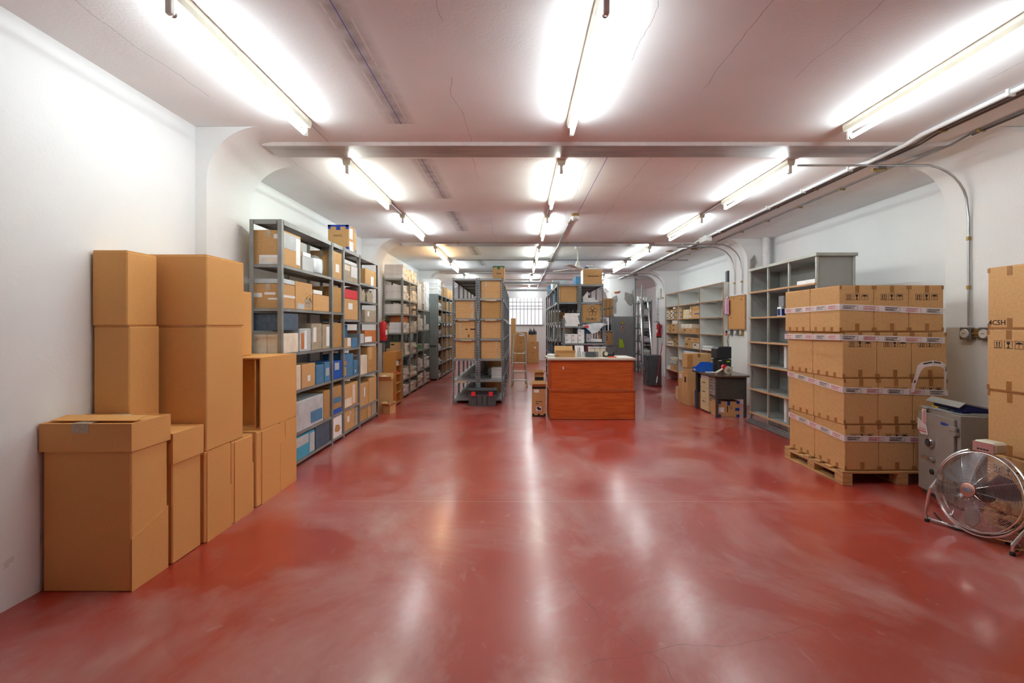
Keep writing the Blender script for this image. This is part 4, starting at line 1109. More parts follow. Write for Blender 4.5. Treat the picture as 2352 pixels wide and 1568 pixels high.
for z, nm in LV2.items():
    if z != 2.50:
        stack(f'larger pile, {nm} of speckled-end rack', X0+.16, X1-.02, 13.98, 14.3, z, 4+int(z*10) % 4, .045, 'paper', group='white boxes on the speckled-end rack')
        stack(f'smaller pile, {nm} of speckled-end rack', X0+.2, X1-.02, 14.34, 14.55, z, 2+int(z*7) % 3, .045, 'white_board', group='white boxes on the speckled-end rack')
    y = 14.68 if z != 2.5 else 14.95
    j = 0
    while y < 17.45:
        w = random.choice((.34, .36, .38))
        h = hs[z]*random.uniform(.92, 1.06)
        carton(f'brown archive carton, {ORD[j]} going back, {nm} of speckled-end rack', X0+.05, X1-.047+random.uniform(-.02, .0), y, y+w-.02, z+.001, z+h, random.choice(('card', 'card_dark', 'card')), tape=None, group='brown archive cartons on the speckled-end rack', name='archive_carton', cat='box')
        y += w; j += 1

# ================================================================ MIDDLE DOUBLE RACK (two rows back to back, seen end-on)
LM = [2.523, 2.12, 1.717, 1.31, .90, .473, .10]
YM = [9.66, 10.55, 11.45, 12.35, 13.25, 14.15, 15.05, 15.95]
rA = rack('blue-grey slotted double rack seen end-on, row on the carton-wall side', -1.325, -.815, YM, LM, 2.53, 'slotted_dark', 'steel_grey', lip=.04)
rB = rack('blue-grey slotted double rack seen end-on, row facing the stepladder', -.805, -.295, YM, LM, 2.53, 'slotted_dark', 'steel_grey', lip=.04)
for r_, xs in ((rA, (-1.30, -.84)), (rB, (-.78, -.32))):
    for z in LM:
        for x in xs:
            part(r_, 'bolt', MB().cyl((x, 9.6585, z-.02), (x, 9.652, z-.02), .009, n=8), 'chrome')
WM = 'end of the middle double rack'
def mid(label, col, z, h, tapes, mat='card'):
    x0, x1 = (-1.272, -.868) if col == 0 else (-.752, -.348)
    t = carton(label, x0, x1, 9.70, 10.2, z+.001, z+h, mat, tape=None)
    hx = .202
    for s in tapes:
        part(t, 'tape_strip', patch(-hx, hx, -.25, .25, 0, h, '-y', *s), 'tape_clear', local=True)
    return t
def seams(t, zs, hx=.202):
    for z in zs: part(t, 'flap_seam', MB().box(-hx, hx, -.2512, -.2500, z-.002, z+.002), 'card_dark', local=True)
t = mid('two-flap taped carton, wall-side column, upper, middle double rack', 0, 1.717, .365, [(.78, .9, .5, 1), (.78, .9, 0, .4)]); seams(t, (.12, .24))
t = mid('printed carton with bow-tie mark, wall-side column of middle double rack', 0, 1.31, .37, [(.2, .3, .1, 1)]); seams(t, (.12, .27))
part(t, 'print_mark', MB().box(.0, .05, -.2515, -.2503, .175, .195).box(.1, .2, -.2515, -.2503, .175, .2), 'ink', local=True)
part(t, 'print_mark', MB().prism([(.05, .03), (.09, .03), (.075, .055), (.09, .08), (.05, .08), (.065, .055)], -.2515, -.2503, 'xz'), 'ink', local=True)
mid('plain pale carton, wall-side column, lowest, middle double rack', 0, .90, .37, [(.93, 1, .3, .8)])
t = mid('topmost taped carton, ladder-side column of middle double rack', 1, 2.12, .37, [(.2, .28, .6, 1), (.2, .28, .0, .4)]); seams(t, (.13, .24))
mid('plain darker carton, ladder-side column, second down, middle double rack', 1, 1.717, .37, [], 'card_dark')
mid('plain carton with single seam, ladder-side column, third down, middle double rack', 1, 1.31, .37, [])
t = mid('two-seam carton with corner tapes, ladder-side column, lowest, middle double rack', 1, .90, .37, [(.73, .82, .6, 1), (.73, .82, 0, .3), (.95, 1, .2, .6)]); seams(t, (.13, .24))
for i, (x, z) in enumerate(((-1.1, 1.7), (-1.05, 1.295), (-.55, 2.1), (-.55, 1.70), (-1.15, .455))):
    part(rA if x < -.81 else rB, 'tape_strip', MB().box(x-.11, x+.11, 9.651, 9.6535, z-.035, z+.005), 'tape_clear')
carton('carton with green tape standing on top of the middle double rack', -.54, -.29, 10.2, 10.5, 2.5245, 2.84, 'card', tape='tape_green', stickers=[('-y', 0, 1, .93, 1, 'tape_green'), ('-y', .42, .6, .82, .93, 'tape_green'), ('-y', .0, .08, .85, .93, 'tape_green'), ('-y', .92, 1, .85, .93, 'tape_green'), ('-y', .3, .7, .48, .52, 'ink')])
for i in range(5):
    slab(f'white book box with blue dot, {ORD[i]} up, low shelf of middle double rack', -.56+.006*(i % 2), -.34+.006*(i % 2), 10.0, 10.35, .474+i*.042, .474+(i+1)*.042-.001, 'paper', 'white boxes on low shelf of the middle double rack')
for i in range(3):
    slab(f'white box in back pile, {ORD[i]} up, low shelf of middle double rack', -.66, -.48, 10.65, 11.0, .474+i*.05, .474+(i+1)*.05-.001, 'paper_grey', 'white boxes on low shelf of the middle double rack')
for i in range(3):
    slab(f'white wrapped packet, {ORD[i]} along, low shelf, wall-side row, middle rack', -1.02, -.87, 10.3+i*.55, 10.6+i*.55, .474, .55, 'clear_plastic', 'wrapped packets in the middle double rack')
    slab(f'pale packet, {ORD[i]} along, bottom shelf, wall-side row, middle rack', -1.02, -.87, 10.4+i*.55, 10.7+i*.55, .101, .19, 'clear_plastic', 'wrapped packets in the middle double rack')
# goods seen edge-on along the aisle side of the double rack
cols = ['paper', 'card', 'card', 'paper_grey', 'card_dark', 'pink', 'yellow', 'green', 'paper']
n = 0
for bi, (y0, y1) in enumerate(zip(YM[1:-1], YM[2:])):
    for li, z in enumerate(LM[1:]):
        m = cols[(bi*3+li*2) % 9]
        if bi == 0 and li == 4: continue
        carton(f'{ {"paper":"white","card":"brown","card_dark":"dark brown","paper_grey":"pale grey","pink":"pink","yellow":"yellow","green":"green"}[m] } carton, {ORD[bi+1]} bay from the end, {ORD[li]} level down, ladder side of middle rack', -.74, -.315, y0+.06, y1-.08, z+.001, z+random.uniform(.2, .33), m, tape=None, group='cartons along the aisle side of the middle rack')
        if li in (1, 3, 4) :
            tg = MB().box(-.002, .002, -.05, .05, -.1, 0, Matrix.Translation((-.286, y0+.3, z-.0)) @ Matrix.Rotation(-.25, 4, 'Y'))
            single('price_tag', tg, 'paper', f'white paper tag on aisle edge, {ORD[bi+1]} bay, {ORD[li]} level down, middle rack', 'tag', 'paper tags along the aisle racks')
# far continuation of the row
rC = rack('farther grey rack of coloured folders lining the ladder aisle', -.78, -.36, [16.6, 17.5, 18.4, 19.3], [2.6, 2.1, 1.6, 1.1, .6, .1], 2.62, 'slotted_dark', 'steel_grey')
for li, z in enumerate([2.6, 2.1, 1.6, 1.1, .6, .1]):
    for bi, y in enumerate((16.65, 17.55, 18.45)):
        m = ['card', 'paper', 'pink', 'yellow', 'paper_grey', 'card_dark'][(li+bi) % 6] if bi else ['card', 'paper_grey', 'pink', 'green', 'paper', 'paper'][li]
        carton(f'folder carton, {ORD[bi]} bay, {ORD[li]} level down, farther aisle rack', -.74, -.375, y+.05, y+.75, z+.001, z+.36, m, tape=None, group='folder cartons on the farther aisle rack')
for nm, y, z in (('slotted tie bar bridging the two middle racks, nearer', 10.95, 2.55), ('slotted tie bar bridging the two middle racks, farther', 13.2, 2.55)):
    single('tie_bar', MB().box(-.32, 0.95, y, y+.004, z-.02, z+.03).box(-.32, .95, y+.004, y+.04, z-.02, z-.016), 'slotted_dark', nm, 'bar', uv=True)
# storage box with red latches
t = thing('storage_box', 'black plastic storage box with red latches before the middle rack', 'box', (-.70, 9.47, 0))
hx, hy = .28, .145
part(t, 'tub', MB().add([(-hx*.92, -hy*.9, 0), (hx*.92, -hy*.9, 0), (hx*.92, hy*.9, 0), (-hx*.92, hy*.9, 0), (-hx, -hy, .245), (hx, -hy, .245), (hx, hy, .245), (-hx, hy, .245)], [(0, 3, 2, 1), (4, 5, 6, 7), (0, 1, 5, 4), (1, 2, 6, 5), (2, 3, 7, 6), (3, 0, 4, 7)]), 'grey_plastic', local=True)
part(t, 'rim', MB().cbox(-hx-.012, hx+.012, -hy-.012, hy+.012, .246, .27, .004), 'black_plastic', local=True)
part(t, 'lid', MB().cbox(-hx-.006, hx+.006, -hy-.006, hy+.006, .2705, .315, .01), 'black_plastic', local=True)
part(t, 'lid_edge', MB().cbox(-hx+.01, hx-.01, -hy+.01, hy-.01, .3155, .33, .006), 'grey_plastic', local=True)
for x in (-.17, .17):
    part(t, 'latch', MB().cbox(x-.04, x+.04, -hy-.028, -hy-.0125, .2, .285, .005), 'red_plastic', local=True)
for x in (-.1, 0, .1):
    part(t, 'rib', MB().box(x-.01, x+.01, -hy*.99, -hy*.93, .03, .2), 'black_plastic', local=True)

# ---------------------------------------------------------------- stepladder
t = thing('stepladder', 'aluminium four-step stepladder standing in the middle aisle', 'ladder', (.03, 12.3, 0))
W0, W1 = .2, .145
zt = 1.40
def lp(s, z): return (s*(W0+(W1-W0)*z/zt), -.0+.30*z/zt, z)
arch = [lp(-1, .03), lp(-1, .7), lp(-1, 1.28)]
for i in range(0, 9):
    a = PI - PI*i/8
    arch.append((.088*math.cos(a)*(1 if True else 0)*1.6 if False else (.148*math.cos(a)), .30*(1.30+.08*math.sin(a))/zt, 1.30+.08*math.sin(a)))
arch += [lp(1, 1.28), lp(1, .7), lp(1, .03)]
part(t, 'front_frame', MB().tube(arch, .014, 8), 'aluminium', local=True, smooth=True)
for i, z in enumerate((.18, .40, .62, .86)):
    x = W0+(W1-W0)*z/zt; y = .30*z/zt
    part(t, 'step', MB().cbox(-x+.01, x-.01, y-.02, y+.07 if i < 3 else y+.16, z-.025, z, .004), 'aluminium' if i < 3 else 'cream_metal', local=True)
for s in (-1, 1):
    part(t, 'rear_leg', MB().cyl((s*.17, .62, .03), (s*.14, .25, .9), .011, n=8), 'aluminium', local=True, smooth=True)
    part(t, 'foot', MB().cyl((s*W0, 0, 0), (s*W0, 0, .045), .018, n=8), 'yellow', local=True)
    part(t, 'foot', MB().cyl((s*.17, .62, 0), (s*.17, .62, .04), .016, n=8), 'yellow', local=True)
part(t, 'rear_brace', MB().cyl((-.16, .5, .3), (.16, .5, .3), .009, n=8), 'aluminium', local=True, smooth=True)

# ---------------------------------------------------------------- cartons at the far end of the aisle
for lab, x0, x1, z0, z1, m in (('large brown carton by far wall, lower, ladder side', -.1, .37, 0, .44, 'card_dark'), ('large brown carton by far wall, lower, shelf side', .39, .89, 0, .44, 'card_dark'),
    ('large brown carton by far wall, second layer, ladder side', -.12, .36, .441, .89, 'card_dark'), ('large brown carton by far wall with white label, second layer', .385, .89, .441, .89, 'card_dark'),
    ('open brown carton with white label on far wall pile', -.11, .4, .891, 1.32, 'card_dark'), ('brown carton under the dark bottles at far wall', .43, .79, .891, 1.2, 'card')):
    carton(lab, x0, x1, 20.5, 21.0, z0, z1, m, tape='tape_brown', stickers=[('-y', .3, .7, .6, .75, 'paper')] if 'open' in lab else ([('-y', .6, .75, .4, .55, 'paper')] if 'label' in lab else []))
carton('narrow tall carton leaning against far aisle rack', -.30, -.1, 20.0, 20.35, 0, 1.9, 'card_dark', tape=None)
for i in range(7):
    x = .47+.05*i; h = .2+.06*((i*5) % 3)
    t = thing('bottle', f'dark bottle on far carton pile, {ORD[i]} across', 'bottle', (x, 20.62+.05*(i % 2), 1.2015), 0, 'dark bottles on the far carton pile')
    part(t, 'glass', MB().lathe([(.022, 0), (.024, .02), (.024, h*.6), (.01, h*.78), (.01, h*.94)], 10), 'bottle_dark', local=True, smooth=True)
    part(t, 'cap', MB().cyl((0, 0, h*.941), (0, 0, h), .012, n=8), 'paper_grey', local=True)

# ================================================================ MIDDLE RACK BEHIND THE COUNTER
X0, X1, X2 = .90, 1.41, 1.96
YR = [11.0, 11.9, 12.8, 13.7, 14.6, 15.5]
LR = [2.523, 2.115, 1.66, 1.24, .80, .35, .08]
rD = rack('blue-grey slotted rack behind the counter, aisle-side row', X0, X1-.003, YR, LR, 2.53, 'slotted_dark', 'steel_grey', lip=.04)
rE = rack('blue-grey slotted rack behind the counter, flower carton row', X1+.003, X2, YR, LR, 2.53, 'slotted_dark', 'steel_grey', lip=.04)
carton('plain pale carton filling top bay of rack behind the counter', .955, 1.36, 11.04, 11.5, 2.116, 2.50, 'card', tape=None, stickers=[('-y', .25, .7, .96, 1, 'tape_clear')])
t = carton('carton with hand-drawn flower and lettering behind the counter', 1.465, 1.905, 11.04, 11.5, 1.661, 2.075, 'card', tape=None, stickers=[('-y', .2, .7, .94, 1, 'tape_white')])
fc = Vector((.03, -.2315, .25))
for i in range(5):
    a = PI/2 + i*2*PI/5
    pts = []
    for k in range(14):
        b = 2*PI*k/14
        ex, ey = .062+.056*math.cos(b), .04*math.sin(b)
        pts.append((fc.x+ex*math.cos(a)-ey*math.sin(a), fc.y, fc.z+ex*math.sin(a)+ey*math.cos(a)))
    part(t, 'drawn_petal', MB().tube(pts, .0035, 5, closed=True), 'ink', local=True)
part(t, 'drawn_centre', MB().cyl(fc+Vector((0, .0, 0)), fc+Vector((0, -.002, 0)), .018, n=12), 'brick_red', local=True)
text_on(t, 'GURU', .085, (-.0, -.2305, .06), local=True, bold=.0012)
for i in range(2):
    slab(f'white flat box, {"lower" if i == 0 else "upper"}, top bay of flower carton row', 1.5, 1.86-.1*i, 11.06, 11.4, 2.116+i*.05, 2.116+(i+1)*.05-.001, 'paper', 'white boxes in top bay behind the counter')
single('tilted_folder', MB().prism([(1.49, 0), (1.62, 0), (1.62, .16)], 11.1, 11.4, 'xz', Matrix.Translation((0, 0, 2.2165))), 'paper', 'tilted white folder wedge in top bay behind the counter', 'folder')
for li, z in enumerate(LR[:-1]):
    for bi in range(1, 5):
        for s in (0, 1):
            if (li+bi+s) % 2: continue
            m = ['paper', 'card', 'pink', 'blue_dull', 'paper_grey'][(li+2*bi+s) % 5]
            xa, xb = ((.93, 1.38), (1.44, 1.93))[s]
            carton(f'{ {"paper":"white","card":"brown","pink":"pink","blue_dull":"blue","paper_grey":"grey"}[m] } carton, {ORD[bi]} bay back, {ORD[li]} level down, {"aisle" if s == 0 else "far"} row behind counter', xa, xb, YR[bi]+.07, YR[bi+1]-.1, z+.001, z+.28, m, tape=None, group='cartons deeper in the rack behind the counter')
    for bi in range(0, 5):
        if li in (1, 2, 3):
            single('price_tag', MB().box(-.002, .002, -.045, .045, -.09, 0, Matrix.Translation((.893, YR[bi]+.3, z)) @ Matrix.Rotation(.25, 4, 'Y')), 'paper', f'white paper tag on aisle edge, {ORD[bi]} bay, {ORD[li]} level down, counter rack', 'tag', 'paper tags along the aisle racks')
carton('stencilled carton on top of rack behind the counter', 1.50, 1.94, 11.05, 11.45, 2.5245, 2.88, 'card', tape=None, stickers=[('-x', .0, 1, .05, .95, 'paper')])
t = [o for o in bpy.data.objects if o.get('label') == 'stencilled carton on top of rack behind the counter'][0]
text_on(t, 'ELDODOLEIXON', .032, (.02, -.2012, .19), local=True, bold=.0008)
for i, (m, x, w) in enumerate((('blue_dark', 1.56, .22), ('tape_green', 1.62, .24))):
    b = thing('ring_binder', f'{"blue" if i == 0 else "green"} ring binder lying on the stencilled carton', 'binder', (x+w/2, 11.22, 2.8815+.0505*(1-i)), 0)
    part(b, 'cover', MB().box(-w/2, w/2, -.14, .14, 0, .004).box(-w/2, w/2, -.14, .14, .044, .048).box(-w/2, -w/2+.004, -.14, .14, .004, .044), m, local=True)
    part(b, 'pages', MB().box(-w/2+.006, w/2-.01, -.135, .135, .005, .043), 'paper', local=True)
# low rack in front
rF = rack('low grey rack with white cartons directly behind the counter', .925, 1.815, [9.9, 10.35], [1.56, 1.205, .8, .4, .08], 1.72, 'slotted_dark', 'steel_grey', lip=.03)
for i in range(6):
    slab(f'white boxed ream, {ORD[i]} up in the pile on the low rack', .96+.012*((i*3) % 4), 1.24+.012*((i*3) % 4), 9.93, 10.25, 1.561+i*.045, 1.561+(i+1)*.045-.001, 'paper', 'white reams on the low rack')
k = 0
for j, (x, n) in enumerate(((.97, 2), (1.105, 2), (1.245, 3))):
    for i in range(n):
        carton(f'small white carton, column {["one","two","three"][j]} from aisle, {ORD[i]} up, low rack', x, x+.13, 9.93, 10.12, 1.206+i*.095, 1.206+(i+1)*.095-.001, 'paper', tape=None, stickers=[('-y', .15, .4, .6, .72, 'ink')], group='small white cartons on the low rack')
slab('grey folder lying on shelf of the low rack', 1.42, 1.78, 9.94, 10.3, 1.206, 1.235, 'grey_plastic', name='folder', cat='folder')
carton('flat white carton on grey folder, low rack', 1.52, 1.74, 9.93, 10.2, 1.236, 1.29, 'paper', tape=None, stickers=[('-y', .08, .2, .4, .6, 'ink')])
carton('blue-white carton pair beside small white cartons on the low rack', 1.42, 1.52, 9.95, 10.15, 1.2365, 1.40, 'paper_grey', tape=None, stickers=[('-y', .3, .5, .3, .45, 'blue_dark')])
t = thing('plastic_bag', 'crumpled grey-white plastic bag hanging over top shelf of low rack', 'bag', (1.55, 9.97, 1.562))
part(t, 'sheet', MB().add([(-.17, -.1, .012), (.0, -.12, .05), (.2, -.12, .06), (.30, -.1, .04), (-.14, -.125, -.05), (-.02, -.135, -.16), (.08, -.135, -.12), (.2, -.12, .0), (-.2, .1, .01), (.05, .1, .07), (.3, .1, .02)],
     [(0, 1, 5, 4), (1, 2, 6, 5), (2, 3, 7, 6), (0, 8, 9, 1), (1, 9, 2), (9, 10, 3, 2)]), 'plastic_bag', local=True)
part(t, 'print_patch', MB().box(-.17, -.1, -.1285, -.1275, -.03, .012), 'red_plastic', local=True)
carton('small brown carton leaning at aisle end of the low rack', .95, 1.04, 10.0, 10.25, 1.481, 1.5, 'card', tape=None)
# ================================================================ COUNTER
t = thing('counter', 'two-tier cherry wood service counter in the middle of floor', 'counter', (1.24, 8.36, 0))
cx0, cx1, cy0, cy1 = .535, 1.935, 8.03, 8.72
part(t, 'upper_body', MB().cbox(cx0, cx1, cy0, cy1, .485, .985, .004), 'cherry')
part(t, 'lower_body', MB().cbox(cx0-.01, cx1+.02, cy0-.03, cy1, 0, .4845, .004), 'cherry')
part(t, 'worktop', MB().cbox(cx0-.045, cx1+.03, cy0-.05, cy1+.03, .986, 1.026, .006), 'counter_top')
def trim(x0, x1, y, z0, z1, w=.022, d=.012):
    for q in ((x0, x0+w, z0, z1), (x1-w, x1, z0, z1), (x0+w, x1-w, z0, z0+w), (x0+w, x1-w, z1-w, z1)):
        part(t, 'trim_strip', MB().cbox(q[0], q[1], y-d, y-.0002, q[2], q[3], .003), 'cherry_trim')
trim(cx0, cx1, cy0, .487, .983)
trim(cx0-.01, cx1+.02, cy0-.03, 0.003, .482)
part(t, 'ledge', MB().cbox(cx0-.012, cx1+.022, cy0-.045, cy0-.0125, .4848, .497, .003), 'cherry_trim')
part(t, 'sticker', MB().box(.745, .77, cy0-.0016, cy0-.0004, .835, .88, ), 'paper')
# on the counter
CT = 1.0265
t = thing('open_carton', 'open flat brown carton lying on the counter', 'box', (.81, 8.32, CT))
w = MB().box(-.17, .17, -.1, .1, 0, .005).box(-.17, .17, -.1, -.095, .005, .075).box(-.17, .17, .095, .1, .005, .075).box(-.17, -.165, -.095, .095, .005, .075).box(.165, .17, -.095, .095, .005, .075)
part(t, 'tray', w, 'card', local=True)
part(t, 'lid', MB().box(-.17, .15, 0, .005, 0, .12, Matrix.Translation((0, .101, .076)) @ Matrix.Rotation(-.45, 4, 'X')), 'card', local=True)
part(t, 'front_flap', MB().box(-.17, .17, 0, .004, 0, .07, Matrix.Translation((0, -.101, .076)) @ Matrix.Rotation(.9, 4, 'X')), 'card', local=True)
part(t, 'insert', MB().box(-.12, .05, -.06, .06, .06, .066), 'paper', local=True)
part(t, 'mark', MB().box(-.14, -.11, -.1012, -.1002, .02, .03), 'ink', local=True)
def pot(label, x, y, r, h, m, name='pen_pot', items=()):
    p = thing(name, label, 'pot', (x, y, CT))
    part(p, 'cup', MB().lathe([(r*.9, 0), (r, .004), (r, h), (r-.004, h), (r*.85, .01)], 16), m, local=True, smooth=True)
    for i, (dx, dy, hh, mm) in enumerate(items):
        part(p, 'pen', MB().cyl((dx*.4, dy*.4, .012), (dx, dy, hh), .004, n=6), mm, local=True)
pot('grey pen pot with pens on counter beside open carton', 1.055, 8.3, .035, .1, 'paper_grey', items=((.02, .01, .16, 'ink'), (-.02, .015, .15, 'red_plastic'), (0, -.02, .17, 'blue_plastic')))
pot('clear cup on counter between small goods', 1.13, 8.26, .03, .09, 'clear_plastic', 'cup', items=((.01, .01, .13, 'pink'),))
pot('grey steel tin on counter before white card boxes', 1.36, 8.3, .033, .09, 'steel_grey', 'tin')
carton('dark grey card block on the counter', 1.17, 1.31, 8.2, 8.3, CT, CT+.09, 'grey_plastic', tape=None)
t = thing('leaning_card', 'white card leaning upright at back of the counter', 'card', (1.09, 8.52, CT))
part(t, 'sheet', MB().box(-.08, .08, -.002, .002, 0, .19, Matrix.Rotation(-.15, 4, 'X')), 'paper', local=True)
part(t, 'support', MB().box(-.04, .04, 0, .06, 0, .004), 'paper_grey', local=True)
for i in range(3):
    carton(f'white card box with lid, {ORD[i]} of three in row on counter', 1.26+i*.095, 1.35+i*.095, 8.45, 8.6, CT, CT+.15, 'cream_board', tape=None, stickers=[('-y', .4, .6, .25, .35, 'ink')], group='white card boxes on the counter')
single('cover_board', MB().cbox(1.25, 1.56, 8.44, 8.61, CT+.1505, CT+.162, .003), 'paper_grey', 'pale cover board laid over the three white card boxes', 'board')
t = thing('tape_gun', 'black tape dispenser on the counter', 'dispenser', (1.56, 8.3, CT))
part(t, 'body', MB().prism([(-.09, 0), (.1, 0), (.1, .11), (.06, .05), (-.02, .06), (-.07, .1), (-.09, .07)], -.03, .03, 'xz'), 'black_plastic', local=True)
part(t, 'roll', MB().cyl((-.04, -.022, .055), (-.04, -.0305, .055), .034, n=16), 'cream_plastic', local=True, smooth=True)
t = thing('craft_knife', 'orange craft knife lying near edge of the counter', 'knife', (1.60, 8.12, CT), .1)
part(t, 'handle', MB().cbox(-.08, .07, -.012, .012, 0, .018, .004), 'orange_plastic', local=True)
part(t, 'blade', MB().prism([(-.14, -.004), (-.08, -.008), (-.08, .008), (-.125, .006)], .007, .009, 'xy'), 'chrome', local=True)
for i in range(4):
    slab(f'loose paper sheaf at aisle corner of counter, {ORD[i]} up', .50+.004*i, .62+.004*i, 8.1+.04*i, 8.32+.04*i, CT+i*.012, CT+(i+1)*.012-.0005, ('paper', 'paper_grey', 'cream_board', 'paper')[i], 'paper sheaves on the counter', 'paper_sheaf', cat='paper')
slab('white note sheet lying on counter near the knife', 1.66, 1.84, 8.28, 8.42, CT, CT+.004, 'paper', name='note', cat='paper')
# cartons beside the counter
t = carton('open carton with white printed label beside the counter', .245, .475, 8.25, 8.52, 0, .52, 'card', tape=None, open_top=True, flap=.3, stickers=[('-y', .0, 1, .0, .05, 'tape_black'), ('-y', .0, .14, .05, .1, 'tape_black'), ('-y', .86, 1, .05, .1, 'tape_black'), ('-y', .42, .56, .05, .1, 'tape_black'), ('-y', 0, 1, .92, 1, 'tape_black'), ('-y', .12, .5, .8, .9, 'paper'), ('-y', .28, .72, .16, .36, 'paper')])
part(t, 'red_frame', MB().box(-.058, -.053, -.1385, -.1366, .083, .187).box(.048, .053, -.1385, -.1366, .083, .187).box(-.053, .048, -.1385, -.1366, .083, .088).box(-.053, .048, -.1385, -.1366, .182, .187), 'red_plastic', local=True)
part(t, 'print_mark', MB().box(-.035, .0, -.1385, -.1366, .13, .17).box(-.02, .035, -.1385, -.1366, .115, .15).box(-.04, .04, -.1385, -.1366, .095, .102), 'ink', local=True)
for i in range(4):
    part(t, 'handling_mark', MB().box(-.055+.03*i, -.038+.03*i, -.1372, -.1362, .25, .268), 'ink', local=True)
part(t, 'print_mark', MB().box(-.055, .0, -.1372, -.1362, .22, .23), 'ink', local=True)
carton('second open carton standing behind, nearer the stepladder', .35, .53, 9.95, 10.2, 0, .56, 'card_dark', tape=None, open_top=True, flap=.4, stickers=[('-y', 0, 1, .78, .9, 'tape_black'), ('-y', .3, .8, .66, .76, 'paper')])

# ================================================================ RACK, CABINET, LADDER AT THE FAR PALLET SIDE
rack('grey rack of archive boxes beside the switch cabinet', 2.6, 3.2, [16.0, 16.6], [1.9, 1.42, .95, .45, .08], 1.95, 'steel_grey', 'steel_grey')
for i in range(5):
    carton(f'tall archive box with green strap, {ORD[i]} along top shelf beside cabinet', 2.62+i*.115, 2.725+i*.115, 16.05, 16.4, 1.901, 2.42, 'card', tape=None, stickers=[('-y', .2, .8, .3+.05*i, .38+.05*i, 'tape_green')], group='archive boxes on the rack by the cabinet', name='archive_box')
carton('long archive box lying over upright ones beside cabinet', 2.84, 3.19, 16.05, 16.4, 2.4215, 2.5, 'card', tape=None, name='archive_box')
carton('large brown carton on middle shelf beside switch cabinet', 2.75, 3.18, 16.05, 16.5, .951, 1.39, 'card', tape=None, stickers=[('-y', .5, .55, .3, .7, 'ink')])
for i in range(5):
    t = thing('bottle', f'dark bottle on second shelf beside cabinet, {ORD[i]} across', 'bottle', (2.7+.1*i, 16.15+.05*(i % 2), 1.4215), 0, 'bottles beside the cabinet')
    part(t, 'glass', MB().lathe([(.03, 0), (.034, .02), (.034, .16), (.013, .24), (.013, .3)], 10), 'bottle_dark', local=True, smooth=True)
    part(t, 'cap', MB().cyl((0, 0, .3005), (0, 0, .33), .016, n=8), 'pink', local=True)
carton('grey carton on low shelf beside switch cabinet', 2.7, 3.18, 16.05, 16.5, .451, .9, 'cabinet_grey', tape=None)

t = thing('switch_cabinet', 'tall grey electrical switch cabinet with warning stickers', 'cabinet', (3.655, 16.95, 0))
sx0, sx1, sy = 3.25, 4.06, 16.70
part(t, 'body', MB().cbox(sx0, sx1, sy+.022, 17.2, 0, 1.91, .005), 'cabinet_grey')
dr = part(t, 'door', MB().cbox(sx0+.004, sx1-.02, sy, sy+.0215, .03, 1.905, .004), 'cabinet_grey')
def dsub(name, mb, mat):
    o = part(t, name, mb, mat); o.parent = dr; return o
dsub('warning_triangle', MB().prism([(3.585, 1.655), (3.70, 1.655), (3.6425, 1.76)], sy-.002, sy-.0005, 'xz'), 'yellow')
dsub('triangle_border', MB().prism([(3.577, 1.65), (3.708, 1.65), (3.704, 1.658), (3.581, 1.658)], sy-.003, sy-.0021, 'xz'), 'ink')
dsub('triangle_border', MB().prism([(3.577, 1.65), (3.586, 1.65), (3.6465, 1.762), (3.6385, 1.768)], sy-.003, sy-.0021, 'xz'), 'ink')
dsub('triangle_border', MB().prism([(3.708, 1.65), (3.699, 1.65), (3.6385, 1.762), (3.6465, 1.768)], sy-.003, sy-.0021, 'xz'), 'ink')
dsub('bolt_symbol', MB().prism([(3.645, 1.73), (3.628, 1.695), (3.642, 1.698), (3.635, 1.67), (3.66, 1.705), (3.646, 1.703)], sy-.003, sy-.0021, 'xz'), 'ink')
dsub('prohibition_ring', MB().tube([(3.6425+.062*math.cos(2*PI*k/24), sy-.003, 1.53+.062*math.sin(2*PI*k/24)) for k in range(24)], .008, 6, True), 'red_paint')
dsub('prohibition_disc', MB().cyl((3.6425, sy-.0005, 1.53), (3.6425, sy-.002, 1.53), .058, n=24), 'paper')
dsub('figure_symbol', MB().prism([(3.635, 1.49), (3.67, 1.49), (3.675, 1.55), (3.655, 1.57), (3.64, 1.555), (3.61, 1.545), (3.61, 1.53), (3.64, 1.53)], sy-.003, sy-.0021, 'xz'), 'ink')
dsub('small_sticker', MB().box(3.61, 3.635, sy-.002, sy-.0005, 1.38, 1.43), 'yellow')
dsub('small_sticker', MB().box(3.65, 3.675, sy-.002, sy-.0005, 1.38, 1.43), 'yellow')
dsub('text_line', MB().box(3.53, 3.76, sy-.0015, sy-.0005, 1.622, 1.628), 'ink')
dsub('lime_note', MB().prism([(3.52, .82), (3.7, .82), (3.65, 1.08), (3.62, 1.12), (3.52, 1.12)], sy-.003, sy-.0005, 'xz'), 'lime')
dsub('lock_knob', MB().cyl((3.315, sy-.0005, .9), (3.315, sy-.035, .9), .034, n=16), 'black_plastic')
for pts in ([(3.4, sy-.001, 1.7), (3.36, sy-.001, 1.5), (3.48, sy-.001, 1.3), (3.44, sy-.001, 1.15)], [(3.3, sy-.001, 1.45), (3.36, sy-.001, 1.2), (3.34, sy-.001, 1.0), (3.44, sy-.001, .9), (3.44, sy-.001, .6)], [(3.99, sy-.001, 1.65), (3.94, sy-.001, 1.5), (4.02, sy-.001, 1.3), (3.95, sy-.001, 1.2), (3.78, sy-.001, 1.1), (3.78, sy-.001, .7)]):
    dsub('pencil_line', MB().tube(pts, .0025, 4), 'grey_plastic')
single('steel_upright', MB().cbox(4.075, 4.125, 16.78, 16.83, 0, ZC-.003, .004), 'steel_grey', 'grey steel upright beside the switch cabinet reaching the ceiling', 'post')
